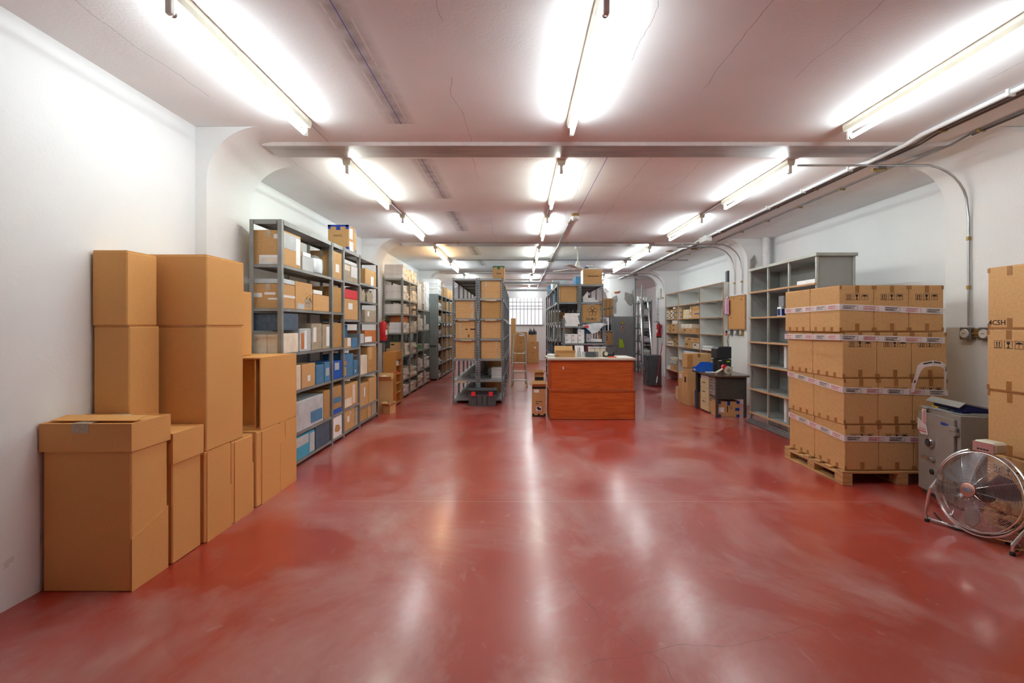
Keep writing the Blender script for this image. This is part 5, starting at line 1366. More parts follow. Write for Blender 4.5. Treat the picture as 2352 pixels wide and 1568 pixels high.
t = rack('tall grey rack with white boxes behind the dark cabinet', 4.18, 4.50, [16.1, 16.75, 17.4], [2.4, 1.95, 1.5, 1.05, .6, .15], 2.45, 'steel_grey', 'steel_grey')
part(t, 'back_panel', MB().box(4.503, 4.506, 16.1, 17.4, .1, 2.42), 'cabinet_grey')
single('rack_upright', MB().cbox(4.125, 4.165, 16.0, 16.04, 0, 2.95, .003), 'steel_pale', 'tall pale upright post in front of the rack behind dark cabinet', 'post')
for li, z in enumerate((2.4, 1.95, 1.5, 1.05, .6, .15)):
    for i in range(3):
        carton(f'white carton, {ORD[i]} along {ORD[li]} level down, rack behind dark cabinet', 4.235, 4.45, (16.16, 16.46, 16.84)[i], (16.40, 16.70, 17.08)[i], z+.001, z+.12+.05*((i+li) % 3), 'paper', tape=None, group='white cartons on rack behind the dark cabinet')
t = thing('ladder', 'aluminium ladder leaning against rack behind the dark cabinet', 'ladder', (4.2, 15.5, 0))
pa = [Vector((3.98, 15.2, 0.0)), Vector((4.30, 15.2, 0.0))]
pb = [Vector((4.1, 16.05, 2.5)), Vector((4.34, 16.05, 2.5))]
for a, b in zip(pa, pb): part(t, 'rail', MB().cyl(a, b, .024, n=8), 'chrome', smooth=True)
for i in range(9):
    f = (i+1)/10.5
    part(t, 'rung', MB().cyl(pa[0].lerp(pb[0], f), pa[1].lerp(pb[1], f), .016, n=8), 'steel_pale', smooth=True)
carton('red topped tin box on high rung rack beside leaning ladder', 4.3, 4.46, 16.55, 16.75, 1.95+.19, 2.3, 'red_plastic', tape=None) if False else None
# dark grey cabinet, squeegee
t = thing('safe_cabinet', 'waist-high dark grey steel cabinet in front of the extinguisher pillar', 'cabinet', (3.57, 12.74, 0))
part(t, 'body', MB().cbox(3.40, 3.745, 12.5, 12.98, 0, .80, .006), 'cabinet_dark')
d_ = part(t, 'door', MB().cbox(3.385, 3.3995, 12.505, 12.975, .01, .79, .003), 'cabinet_dark')
for nm, mb, m in (('hinge', MB().cyl((3.378, 12.53, .68), (3.378, 12.53, .74), .009), 'black_plastic'), ('hinge', MB().cyl((3.378, 12.53, .08), (3.378, 12.53, .14), .009), 'black_plastic'), ('handle', MB().cbox(3.36, 3.3845, 12.72, 12.75, .4, .48, .004), 'chrome'), ('keyhole', MB().cyl((3.3845, 12.735, .36), (3.374, 12.735, .36), .014), 'rubber')):
    o = part(t, nm, mb, m); o.parent = d_
t = thing('squeegee', 'red-handled floor squeegee leaning beside the dark grey cabinet', 'squeegee', (3.60, 12.40, 0))
part(t, 'pole', MB().cyl((3.575, 12.40, .03), (3.79, 12.52, 1.265), .011, n=8), 'red_paint', smooth=True)
part(t, 'grip', MB().cyl((3.765, 12.506, 1.12), (3.7915, 12.521, 1.275), .016, n=8), 'paper_grey', smooth=True)
part(t, 'sleeve', MB().cyl((3.587, 12.4065, .1), (3.614, 12.422, .26), .0135, n=8), 'paper', smooth=True)
part(t, 'blade', MB().box(3.43, 3.72, 12.385, 12.4, 0, .035), 'red_paint')
part(t, 'rubber_edge', MB().box(3.43, 3.72, 12.378, 12.384, 0, .03), 'rubber')

# ================================================================ WHITE WALL SHELVING
t = thing('wall_shelving', 'white laminate shelving with brown edges along pallet-side wall', 'shelving', (4.65, 12.25, 0))
XF, XB = 4.40, 4.93
DV = [10.29, 11.63, 13.19, 14.28]
LW = [2.512, 2.135, 1.764, 1.375, 1.005, .66, .30]
for i, y in enumerate(DV):
    part(t, 'upright', MB().box(XF+.012, XB, y-.009, y+.009, 0, 2.4935), 'white_laminate')
    part(t, 'edging', MB().box(XF, XF+.0115, y-.009, y+.009, 0, 2.4935), 'wood_edge')
part(t, 'back_panel', MB().box(XB+.0005, XB+.008, DV[0], DV[-1], .02, 2.51), 'white_laminate')
part(t, 'top_board', MB().box(XF+.012, XB, DV[0]-.01, DV[-1]+.01, 2.494, 2.512), 'white_laminate')
part(t, 'edging', MB().box(XF, XF+.0115, DV[0]-.01, DV[-1]+.01, 2.494, 2.512), 'wood_edge')
for c in range(3):
    for z in LW[1:]:
        if c == 0 and z < .9: continue
        if c == 1 and z == .30: continue
        if c == 2 and z == .66: continue
        part(t, 'shelf', MB().box(XF+.012, XB, DV[c]+.0095, DV[c+1]-.0095, z-.018, z), 'white_laminate')
        part(t, 'edging', MB().box(XF, XF+.0115, DV[c]+.0095, DV[c+1]-.0095, z-.018, z), 'wood_edge')
        if c == 0:
            for y in (10.7, 11.3):
                part(t, 'bracket', MB().box(XF+.05, XF+.3, y-.01, y+.01, z-.06, z-.0185), 'steel_pale')
# cartons on it: column c, level z
def wc(label, y0, y1, z, h, mat='card', depth=.3, xf=.02, **kw):
    return carton(label, XF+xf, XF+xf+depth, y0, y1, z+.001, z+h, mat, tape=None, **kw)
def bottle_box(label, y, z, h=.14, w=.085, m='cream_board', band='tape_green', cap=True, group=None):
    b = thing('carton_pack', label, 'pack', (XF+.09, y, z+.001), 0, group)
    part(b, 'pack', MB().cbox(-.06, .08, -w/2, w/2, 0, h, .003), m, local=True)
    part(b, 'band', MB().box(-.0615, -.0602, -w/2+.01, w/2-.01, h*.25, h*.5), band, local=True)
    if cap: part(b, 'crown', MB().prism([(-w/2, 0), (w/2, 0), (0, .035)], -.06, .08, 'yz', Matrix.Translation((0, 0, h+.0005))), 'card_dark', local=True)
for r in range(2):
    for i in range(5):
        bottle_box(f'tall cream product pack, {ORD[i]} from far end, {"lower" if r == 0 else "upper"} row, far shelf column', 14.18-.17*i, 1.764+r*.128, .125, .13, ('cream_board', 'card', 'cream_board', 'card_grey', 'card')[i], ('tape_green', 'paper', 'ink', 'paper', 'blue_dark')[i], cap=(r == 1), group='product packs on the white shelving')
for r in range(2):
    bottle_box(f'brown product pack beside divider, {"lower" if r == 0 else "upper"} one, far shelf column', 13.30, 1.764+r*.128, .125, .12, 'card', 'tape_green', r == 1, group='product packs on the white shelving')
wc('white paper bag pack lying on cream packs, far shelf column', 13.5, 13.7, 1.764+.292, .05, 'paper', .15, .03)
for r in range(2):
    for i in range(2):
        bottle_box(f'slim brown pack, {ORD[i]} from far end, {"lower" if r == 0 else "upper"}, second shelf of far column', 14.16-.14*i, 1.375+r*.118, .115, .1, 'card', ('paper', 'tape_green')[i], r == 1, group='product packs on the white shelving')
def bul(label, y0, y1, z, h, m='card', txt='BULUM', more=None):
    b = wc(label, y0, y1, z, h, m)
    hx, hy = .15, (y1-y0)/2
    o = text_on(b, txt, h*.36, (-hx-.0012, hy*.32, h*.64), '-x', 'ink', bold=.002, local=True)
    part(b, 'print_mark', MB().box(-hx-.0013, -hx, hy*.45, hy*.75, h*.15, h*.2), 'ink', local=True)
    if more: part(b, 'print_mark', MB().box(-hx-.0013, -hx, -hy*.7, -hy*.3, h*.6, h*.66), 'ink', local=True)
    return b
bul('brown printed carton, lower of two, second shelf of far column', 13.25, 13.82, 1.375, .125)
bul('brown printed carton, upper of two, second shelf of far column', 13.25, 13.82, 1.375+.127, .125)
wc('cream carton on printed cartons, second shelf of far column', 13.3, 13.75, 1.375+.254, .1, 'cream_board', .25, stickers=[('-x', .4, .6, 0, 1, 'paper')])
for i in range(3):
    bottle_box(f'cream capped pack, {ORD[i]} from far end, third shelf of far column', 14.14-.16*i, 1.005, .13, .12, 'cream_board', 'ink', True, group='product packs on the white shelving')
wc('dark printed carton on third shelf of far column', 13.4, 13.62, 1.005, .2, 'card_dark', stickers=[('-x', .1, .9, .6, .75, 'ink')])
wc('carton with green label on third shelf of far column', 13.22, 13.38, 1.005, .17, 'card', stickers=[('-x', .0, 1, .3, .6, 'tape_green')])
wc('small brown carton behind capped packs, third shelf of far column', 13.66, 14.1, 1.137+.03, .1, 'card', .15, .19)
# middle column
for r in range(2):
    bottle_box(f'brown capped pack beside divider, {"lower" if r == 0 else "upper"}, top goods shelf, middle column', 13.02, 1.764+r*.128, .125, .12, 'card', 'blue_dark', r == 1, group='product packs on the white shelving')
for r in range(3):
    for i in range(3):
        bottle_box(f'small cream pack, {ORD[i]} across, row {["one","two","three"][r]} up, top goods shelf, middle column', 12.78-.15*i, 1.764+r*.078, .076, .13, 'cream_board', 'yellow', False, group='small cream packs in the middle column')
for r in range(2):
    bottle_box(f'white striped pack, {"lower" if r == 0 else "upper"}, beside blue-taped carton, middle column', 12.3, 1.764+r*.14, .138, .13, 'card', 'paper', r == 1, group='product packs on the white shelving')
wc('blue-taped brown carton, top goods shelf of middle column', 11.68, 12.18, 1.764, .2, 'card', stickers=[('-x', 0, .6, .45, .6, 'tape_blue')])
wc('dark brown carton on blue-taped carton, middle column', 11.7, 12.16, 1.764+.201, .1, 'card_dark')
bul('long brown printed carton, second goods shelf of middle column', 11.95, 13.1, 1.375, .13, more=1)
for i in range(3):
    wc(f'cream card box on long printed carton, {ORD[i]} from far end', 12.75-.28*i, 13.0-.28*i, 1.375+.131, .115, 'cream_board', .2, group='cream card boxes in the middle column')
wc('brown end carton beside divider, second goods shelf of middle column', 11.66, 11.86, 1.375, .24, 'card', .2, .1)
bul('brown printed carton, upper of pile, third goods shelf of middle column', 11.68, 12.7, 1.005+.137, .13, more=1)
bul('brown printed carton, lower of pile, third goods shelf of middle column', 12.15, 12.75, 1.005, .135)
bul('pale printed carton, third goods shelf of middle column', 11.67, 12.12, 1.005, .13, 'cream_board', 'BULIM')
for i in range(4):
    slab(f'white flat carton, {ORD[i]} up, pile at fourth goods shelf of middle column', XF+.02, XF+.36, 11.72+.03*(i % 2), 12.9-.04*i, .661+i*.062, .661+(i+1)*.062-.001, 'paper', 'white flat cartons in the middle column')
for i in range(3):
    slab(f'white flat carton, {ORD[i]} up, near column under shelf papers', XF+.03, XF+.35, 10.9, 11.5, 1.006+i*.03, 1.006+(i+1)*.03-.001, ('paper', 'paper_grey', 'paper')[i], 'papers on the near column shelf')
for i in range(3):
    slab(f'white bound book, {ORD[i]} up, low shelf of middle column floor pile', XF+.03, XF+.3, 12.7, 13.1, .001+i*.05, (i+1)*.05, 'paper', 'books on the floor of the middle column')
# far column low shelf
wc('open brown carton with flaps, low shelf of far column', 13.3, 13.9, .30, .16, 'card', stickers=[('-x', .1, .5, .3, .8, 'card_dark')])
wc('white crumpled parcel on low shelf of far column', 13.95, 14.2, .30, .1, 'paper')
wc('brown parcel with printed tape on low shelf of far column', 13.35, 13.95, .461, .12, 'card_grey', stickers=[('-x', 0, 1, .4, .9, 'paper_grey')])
for i in range(3):
    slab(f'flat yellowish pack, {ORD[i]} up, on parcel at low shelf of far column', XF+.04, XF+.25, 13.5+.05*i, 13.9+.05*i, .582+i*.028, .582+(i+1)*.028-.001, 'cream_board', 'flat packs on the low shelf of far column')
# navy tray and cream carton behind the desk
carton('navy blue tray standing on cartons behind the desk', 3.95, 4.25, 10.35, 10.75, 0, .93, 'blue_dark', tape=None, name='tray', cat='tray')
carton('cream carton beside the navy tray behind desk', 3.99, 4.25, 10.02, 10.3, 0, .92, 'cream_board', tape=None)

# ================================================================ DESK CORNER
t = thing('desk', 'dark brown metal desk with three small drawers under cork board', 'desk', (3.66, 8.65, 0))
dx0, dx1, dy0, dy1, dz = 3.38, 3.90, 8.17, 9.13, .72
part(t, 'desktop', MB().prism([(3.33, 8.14), (3.99, 8.10), (3.99, 9.16), (3.33, 9.16)], dz-.028, dz, 'xy'), 'desk_top')
for x, y in ((dx0, dy0), (dx1-.04, dy0), (dx0, dy1-.04), (dx1-.04, dy1-.04)):
    part(t, 'leg', MB().cbox(x, x+.04, y, y+.04, 0, dz-.0285, .003), 'desk_dark')
part(t, 'side_panel', MB().box(dx0+.041, dx1-.041, dy0+.008, dy0+.02, .31, dz-.0285), 'desk_dark')
part(t, 'side_panel', MB().box(dx0+.041, dx1-.041, dy1-.02, dy1-.008, .31, dz-.0285), 'desk_dark')
part(t, 'back_panel', MB().box(dx1-.02, dx1-.008, dy0+.041, dy1-.041, .31, dz-.0285), 'desk_dark')
part(t, 'pedestal', MB().cbox(dx0+.015, dx0+.45, dy0+.045, dy0+.33, .33, dz-.029, .003), 'desk_dark')
for i in range(3):
    z = .365+i*.105
    d_ = part(t, 'drawer', MB().cbox(dx0-.004, dx0+.0145, dy0+.055, dy0+.32, z, z+.098, .004), 'desk_drawer')
    o = part(t, 'handle', MB().cbox(dx0-.016, dx0-.0045, dy0+.13, dy0+.24, z+.045, z+.06, .003), 'chrome'); o.parent = d_
t = thing('drawer_unit', 'cream metal drawer unit under the desk with papers on it', 'drawers', (3.6, 8.78, 0))
part(t, 'body', MB().cbox(3.43, 3.83, 8.585, 8.975, .015, .60, .004), 'cream_metal')
part(t, 'plinth', MB().box(3.44, 3.82, 8.6, 8.96, 0, .0148), 'black_plastic')
for z0, z1 in ((.025, .25), (.255, .43), (.435, .595)):
    d_ = part(t, 'drawer', MB().cbox(3.415, 3.4295, 8.59, 8.97, z0, z1, .003), 'cream_metal')
    o = part(t, 'handle', MB().tube([(3.4145, 8.73, z1-.06), (3.40, 8.735, z1-.065), (3.40, 8.825, z1-.065), (3.4145, 8.83, z1-.06)], .005, 6), 'ink'); o.parent = d_
for i in range(2):
    slab(f'white paper block on cream drawer unit, {"far" if i else "near"} one', 3.42, 3.6, 8.6+.19*i, 8.77+.19*i, .601, .66, 'paper', 'paper blocks on the drawer unit', 'paper_block', cat='paper')
carton('carton with blue corner tape lying under desk', 3.43, 3.80, 8.22, 8.56, 0, .27, 'card', tape='tape_blue', corners='tape_blue', stickers=[('-y', .0, .28, .3, .62, 'paper'), ('-y', .8, 1, .4, .58, 'tape_blue'), ('-y', .42, .46, .3, .7, 'ink'), ('-y', .55, .68, .5, .7, 'card_dark')])
carton('blue-striped carton beneath the far end of desk', 3.43, 3.8, 9.17, 9.40, 0, .33, 'card', tape='tape_blue', rz=0, stickers=[('-x', .4, .6, 0, 1, 'tape_blue'), ('-y', .0, .06, 0, 1, 'tape_blue')])
carton('tall brown carton behind desk, taller of two', 3.33, 3.78, 9.42, 9.66, 0, .74, 'card', tape='tape_brown', stickers=[('-x', .3, .7, .6, .75, 'ink')])
carton('brown open-fronted carton on taller carton behind desk', 3.31, 3.80, 9.41, 9.67, .741, 1.02, 'card', tape='tape_brown', stickers=[('-y', .03, .25, .05, .95, 'card_inside')])
carton('tall brown carton with clear tape label, beside blue-rimmed box', 3.33, 3.62, 9.68, 9.95, 0, .62, 'card', tape='tape_clear', stickers=[('-x', .2, .8, .8, .95, 'tape_white')])
carton('small box with blue taped edges on floor before white shelving', 3.35, 3.6, 9.98, 10.22, 0, .28, 'card', tape='tape_blue', corners='tape_blue', stickers=[('-x', .45, .55, .1, .9, 'paper')])
single('blue_flap', MB().box(3.60, 3.606, 9.99, 10.21, .0, .46), 'blue_dark', 'raised blue lid panel standing at small blue-taped box', 'lid')
DT = dz+.0005
t = thing('label_printer', 'black label printer made of two stacked blocks on desk', 'printer', (3.79, 8.9, DT))
part(t, 'lower_body', MB().cbox(-.12, .12, -.13, .15, 0, .235, .012), 'black_plastic', local=True)
part(t, 'upper_body', MB().prism([(-.14, .245), (.12, .245), (.12, .46), (-.1, .46), (-.14, .42)], -.12, .15, 'xz'), 'black_plastic', local=True)
part(t, 'paper_slot', MB().box(-.1205, -.06, -.1312, -.13, .2, .215), 'paper', local=True)
part(t, 'yellow_sticker', MB().box(.03, .09, -.1312, -.13, .18, .2), 'lime', local=True)
part(t, 'output_lip', MB().cbox(-.17, -.1205, -.06, .08, .2, .22, .004), 'black_plastic', local=True)
t = thing('parts_bin', 'bright blue open-front parts bin on the desk', 'bin', (3.46, 8.93, DT))
sh = [(-.16, 0), (.13, 0), (.13, .165), (-.02, .165), (-.1, .08), (-.17, .075)]
part(t, 'side_wall', MB().prism(sh, -.11, -.105, 'xz'), 'blue_plastic', local=True)
part(t, 'side_wall', MB().prism(sh, .105, .11, 'xz'), 'blue_plastic', local=True)
part(t, 'bottom', MB().box(-.16, .13, -.1045, .1045, 0, .006), 'blue_plastic', local=True)
part(t, 'back_wall', MB().box(.124, .13, -.1045, .1045, .0065, .165), 'blue_plastic', local=True)
part(t, 'front_lip', MB().box(-.17, -.164, -.1045, .1045, .006, .075), 'blue_plastic', local=True)
part(t, 'name_slot', MB().box(-.1725, -.1705, -.05, .05, .02, .045), 'paper', local=True)
part(t, 'rim_band', MB().box(-.02, .135, -.116, -.1105, .12, .135), 'blue_plastic', local=True)
t = thing('tape_dispenser', 'red and cream hand tape dispenser lying on the desk', 'dispenser', (3.60, 8.36, DT))
part(t, 'tape_roll', MB().lathe([(.028, -.03), (.068, -.03), (.07, -.028), (.07, .028), (.068, .03), (.028, .03)], 24, Matrix.Translation((.06, 0, .0705)) @ Matrix.Rotation(PI/2, 4, 'X')), 'cream_plastic', local=True, smooth=True)
part(t, 'hub', MB().cyl((.06, -.031, .0705), (.06, -.04, .0705), .03, n=16), 'card_grey', local=True, smooth=True)
part(t, 'frame', MB().prism([(-.02, .06), (.06, .06), (.04, .13), (.02, .165), (-.02, .17), (-.05, .13)], -.025, .025, 'xz'), 'red_plastic', local=True)
part(t, 'handle', MB().cyl((-.03, 0, .09), (-.15, 0, .02), .02, .024, n=10), 'cream_plastic', local=True, smooth=True)
part(t, 'cutter', MB().box(.02, .1, -.028, .028, .155, .159, Matrix.Rotation(.35, 4, 'Y')), 'chrome', local=True)
slab('small white pad lying before the blue bin on desk', 3.40, 3.56, 8.63, 8.72, DT, DT+.012, 'paper', name='note_pad', cat='paper')

# ================================================================ GREY METAL RACK BY THE PALLET
gx0, gx1 = 3.80, 4.30
gy0, gy1 = 6.10, 7.86
t = thing('metal_rack', 'large grey sheet-metal rack with wooden shelf edges behind pallet', 'shelving', (4.05, 6.98, 0))
zt = 2.49
for y in (gy0, gy0+.62, gy0+1.18, gy1-.03):
    part(t, 'post', MB().cbox(gx0, gx0+.03, y, y+.03, 0, zt-.04, .003), 'steel_pale')
for y in (gy0, gy1-.03):
    part(t, 'post', MB().cbox(gx1-.03, gx1, y, y+.03, 0, zt-.04, .003), 'steel_pale')
part(t, 'end_panel', MB().box(gx0+.031, gx1-.031, gy0+.012, gy0+.016, .1, zt-.042), 'panel_grey')
for y0, y1 in ((gy0+.02, gy0+.62), (gy0+.625, gy0+1.18), (gy0+1.185, gy1-.02)):
    part(t, 'back_panel', MB().box(gx1-.03, gx1-.026, y0, y1, .1, zt-.042), 'panel_grey')
part(t, 'far_panel', MB().box(gx0+.031, gx1-.031, gy1-.016, gy1-.012, .1, zt-.042), 'panel_grey')
part(t, 'top_board', MB().box(gx0-.02, gx1+.01, gy0-.03, gy1+.01, zt-.0395, zt-.036), 'panel_grey')
for q in (MB().box(gx0-.02, gx1+.01, gy0-.03, gy0-.026, zt-.036, zt), MB().box(gx0-.02, gx0-.016, gy0-.026, gy1+.01, zt-.036, zt)):
    part(t, 'top_lip', q, 'steel_pale')
for z in (2.108, 1.70, 1.307, .94, .548, .164):
    for y0, y1 in ((gy0+.035, gy0+.615), (gy0+.655, gy0+1.175), (gy0+1.215, gy1-.035)):
        part(t, 'shelf', MB().box(gx0+.035, gx1-.035, y0, y1, z-.02, z), 'panel_grey')
    part(t, 'wood_edge', MB().cbox(gx0-.022, gx0-.0005, gy0+.0, gy1, z-.022, z+.004, .004), 'pale_wood')
for i, (x, m) in enumerate(((gx0+.02, 'steel_pale'), (gx0+.1, 'paper_grey'))):
    pass
carton('blue patterned white box on second shelf of grey metal rack', gx0+.04, gx0+.14, 7.0, 7.1, 1.701, 1.84, 'paper', tape=None, stickers=[('-x', .1, .9, .1, .8, 'blue_dark'), ('-y', .1, .9, .1, .8, 'blue_dark')])
carton('grey boxed lamp on upper shelf of grey metal rack', gx0+.05, gx0+.16, 6.95, 7.08, 1.842, 2.0, 'steel_grey', tape=None)
carton('open white book on top shelf of grey metal rack', gx0+.04, gx0+.3, 6.2, 6.6, 2.109, 2.17, 'paper', tape=None)
single('plastic_tube', MB().cyl((gx0+.11, 6.98, .165), (gx0+.11, 6.98, .515), .03, n=14).cyl((gx0+.11, 6.98, .5), (gx0+.11, 6.98, .52), .036, n=14), 'pvc_white', 'white plastic tube standing in bottom of grey metal rack', 'tube', smooth=True)
single('plastic_tube', MB().cyl((gx0+.11, 6.98, .949), (gx0+.11, 6.98, 1.27), .03, n=14).cyl((gx0+.11, 6.98, 1.24), (gx0+.11, 6.98, 1.272), .036, n=14), 'pvc_white', 'white plastic tube standing on middle of grey metal rack', 'tube', smooth=True)
for i in range(3):
    single('steel_strip', MB().cbox(gx0-.085+.026*i, gx0-.062+.026*i, gy0+.1, gy1-.05, .002+.0*i, .03+.02*i, .003), 'conduit_dull', f'loose dark steel strip on floor under grey metal rack, {ORD[i]} inward', 'strip', 'steel strips under the grey metal rack')
# ================================================================ PALLET OF CARTONS
def make_pallet(label, x0, x1, y0, y1, z=0.14):
    t = thing('pallet', label, 'pallet', ((x0+x1)/2, (y0+y1)/2, 0))
    n = 6
    for i in range(n):      # deck boards along x
        a = y0 + (y1-y0-.1)*i/(n-1)
        part(t, 'deck_board', MB().cbox(x0, x1, a, a+.1, z-.022, z, .003), 'pallet_wood')
    for x in (x0, (x0+x1)/2-.05, x1-.1):
        part(t, 'stringer', MB().cbox(x, x+.1, y0, y1, z-.044, z-.0222, .003), 'pallet_wood')
        part(t, 'bottom_board', MB().cbox(x, x+.1, y0, y1, 0, .02, .003), 'pallet_wood')
        for y in (y0, (y0+y1)/2-.06, y1-.12):
            part(t, 'block', MB().cbox(x, x+.1, y, y+.12, .0202, z-.0442, .003), 'pallet_wood')
    return t
make_pallet('wooden pallet under the strapped stack of printed cartons', 3.17, 4.36, 4.68, 5.70, .135)
# handling symbols: arrows, glass, umbrella in square frames, facing -y
def symbols_mesh(s=.06, gap=.078):
    m = MB(); t = .0012
    for k in range(3):
        ox = (k-1)*gap; h = s/2; w = .0022
        for q in ((-h, -h+w, -h, h), (h-w, h, -h, h), (-h+w, h-w, -h, -h+w), (-h+w, h-w, h-w, h)):
            m.box(ox+q[0], ox+q[1], -t, 0, q[2], q[3])
    def poly(ox, pts): m.prism([(ox+a*s, b*s) for a, b in pts], -t, 0, 'xz')
    for dx in (-.17, .17):
        poly(-gap, [(dx-.05, -.3), (dx+.05, -.3), (dx+.05, .18), (dx+.13, .18), (dx, .38), (dx-.13, .18), (dx-.05, .18)])
    poly(-gap, [(-.4, -.4), (.4, -.4), (.4, -.35), (-.4, -.35)])
    poly(0, [(-.2, .38), (.2, .38), (.19, .1), (.05, -.02), (.05, -.28), (.2, -.36), (.2, -.4), (-.2, -.4), (-.2, -.36), (-.05, -.28), (-.05, -.02), (-.19, .1)])
    poly(gap, [(.42*math.cos(PI*i/10), .08+.26*math.sin(PI*i/10)) for i in range(11)])
    poly(gap, [(-.02, .08), (.02, .08), (.02, -.3), (-.06, -.36), (-.12, -.3), (-.09, -.28), (-.06, -.31), (-.02, -.28)])
    return m.mesh('handling_symbols')
SYM = symbols_mesh(); SYM.materials.append(MATS['ink'])
def printed_carton(label, x0, x1, y0, y1, z0, z1, sym=True, code=None, group=None, rz=0.0):
    t = thing('printed_carton', label, 'box', ((x0+x1)/2, (y0+y1)/2, z0), rz, group)
    hx, hy, h = (x1-x0)/2, (y1-y0)/2, z1-z0
    if rz: hx, hy = hy, hx
    part(t, 'body', MB().cbox(-hx, hx, -hy, hy, 0, h-.004, .006), 'card', local=True)
    part(t, 'flap', MB().box(-hx+.004, hx-.004, -hy+.004, -.001, h-.0045, h), 'card', local=True)
    part(t, 'flap', MB().box(-hx+.004, hx-.004, .001, hy-.004, h-.0045, h), 'card', local=True)
    w = .02
    for (u, a, b) in ((0, h-.075, h-.005), (0, .005, .085)):
        part(t, 'tape_strip', MB().box(-w+.004, w+.004, -hy-.0014, -hy, a, b), 'tape_brown', local=True)
    for s in (-1, 1):
        for (a, b) in ((h-.04, h-.005), (.005, .045)):
            part(t, 'tape_strip', MB().box(min(s*hx, s*(hx-.022)), max(s*hx, s*(hx-.022)), -hy-.0014, -hy, a, b), 'tape_brown', local=True)
    part(t, 'tape_strip', MB().box(-hx+.02, hx-.02, -hy-.0012, -hy, .006, .016), 'tape_brown', local=True)
    for yy in (-.12, .0, .14):
        part(t, 'tape_strip', MB().box(-hx-.0014, -hx, yy-.02, yy+.02, .005, .05), 'tape_brown', local=True)
    if sym:
        o = newobj('handling_symbols', SYM, None); o.parent = t; o.location = (.0, -hy-.0002, h-.115)
    if code:
        text_on(t, code, .055, (-hx+.075, -hy-.0006, .05), '-y', 'ink', bold=.0006, local=True)
    return t
LAY = [(.136, .585, 3.205), (.587, 1.04, 3.195), (1.042, 1.495, 3.185), (1.497, 1.957, 3.155)]
WX = .338
col_n = ['outer', 'middle', 'pillar-side']
lay_n = ['bottom', 'second', 'third', 'top']
for li, (z0, z1, x0) in enumerate(LAY):
    for c in range(3):
        a = x0+c*(WX+.004); b = a+WX
        for r in range(2):
            y0 = 4.70+r*.48
            printed_carton(f'printed carton, {lay_n[li]} layer, {col_n[c]} column, {"front" if r == 0 else "rear"} row of pallet stack', a, b, y0, y0+.475, z0, z1, sym=(r == 0 or c == 0), group='printed cartons on the pallet')
# printed packing tape bands round the stack
def tape_label(x, y, z, face, red, s=1.0):
    """outline box with lines of tiny print on the tape"""
    L, H = .15*s, .036*s
    m = MB(); t = .0006; w = .0016
    for q in ((-L/2, L/2, -H/2, -H/2+w), (-L/2, L/2, H/2-w, H/2), (-L/2, -L/2+w, -H/2, H/2), (L/2-w, L/2, -H/2, H/2)):
        m.box(q[0], q[1], -t, 0, q[2], q[3])
    for i, (zz, l) in enumerate(((-.001, .85), (-.006, .6), (-.011, .8), )):
        m.box(-L*.44, -L*.44+L*.88*l, -t, 0, zz*s-.0014, zz*s+.0008)
    return m
def band(label, pts, h=.058):
    """a strip following pts (x, y, z) round the stack"""
    t = thing('packing_tape', label, 'tape', pts[0])
    m = MB(); vs = []; fs = []
    for (x, y, z) in pts: vs += [(x, y, z-h/2), (x, y, z+h/2)]
    for i in range(len(pts)-1): fs.append((2*i, 2*i+2, 2*i+3, 2*i+1))
    m.add(vs, fs)
    part(t, 'strip', m, 'tape_white')
    txt = {True: 'ATTENTION PLEASE CHECK', False: 'ATTENTION, CHECK THE SEAL'}
    k = 0
    for a, b in zip(pts[:-1], pts[1:]):
        a = Vector(a); b = Vector(b); d = b-a; L = d.length
        if L < .1: continue
        ang = math.atan2(d.y, d.x); pitch = math.atan2(d.z, math.hypot(d.x, d.y))
        n = max(1, int(L/.19))
        for i in range(n):
            p = a+d*((i+.5)/n)
            red = k % 2 == 0; k += 1
            nrm = Vector((d.y, -d.x, 0)).normalized()      # outward for a strip running +x on the front
            M = Matrix.Translation(p+nrm*.0012) @ Matrix.Rotation(ang, 4, 'Z') @ Matrix.Rotation(-pitch, 4, 'Y')
            mm = tape_label(0, 0, 0, None, red)
            me = mm.mesh('tape_print')
            tx = text_mesh(txt[red], .0085, align='LEFT', bold=.0002).copy()
            tx.transform(Matrix.Translation((-.066, 0, .0095)) @ Matrix.Rotation(PI/2, 4, 'X'))
            for q in (me, tx): q.transform(M); q.transform(wm(t).inverted()); q.materials.clear()
            for q, nm in ((me, 'tape_print'), (tx, 'lettering')):
                o = newobj(nm, q, 'ink_red' if red else 'ink'); o.parent = t
    return t
e = .004
bands = [(3.155, 1.745, 1.735, 1.70, 'printed white tape band round the top layer of pallet stack'), (3.155, 1.435, 1.43, 1.43, 'printed white tape band below top layer of pallet stack'),
         (3.155, .985, .955, .93, 'printed white tape band round the second layer of pallet stack'), (3.155, .505, .48, .475, 'printed white tape band round the bottom layer of pallet stack')]
for i, (x, zf, zc, zr, lab) in enumerate(bands):
    xx = (3.155, 3.155, 3.187, 3.20)[i]-e
    x1 = xx+3*WX+.02
    zz = ((1.735, 1.745, 1.70), (1.435, 1.445, 1.415), (1.0, .93, .90), (.52, .455, .44))[i]
    band(lab, [(xx, 5.66, zz[0]), (xx, 4.70-e, zz[1]), (x1, 4.70-e, zz[2])])
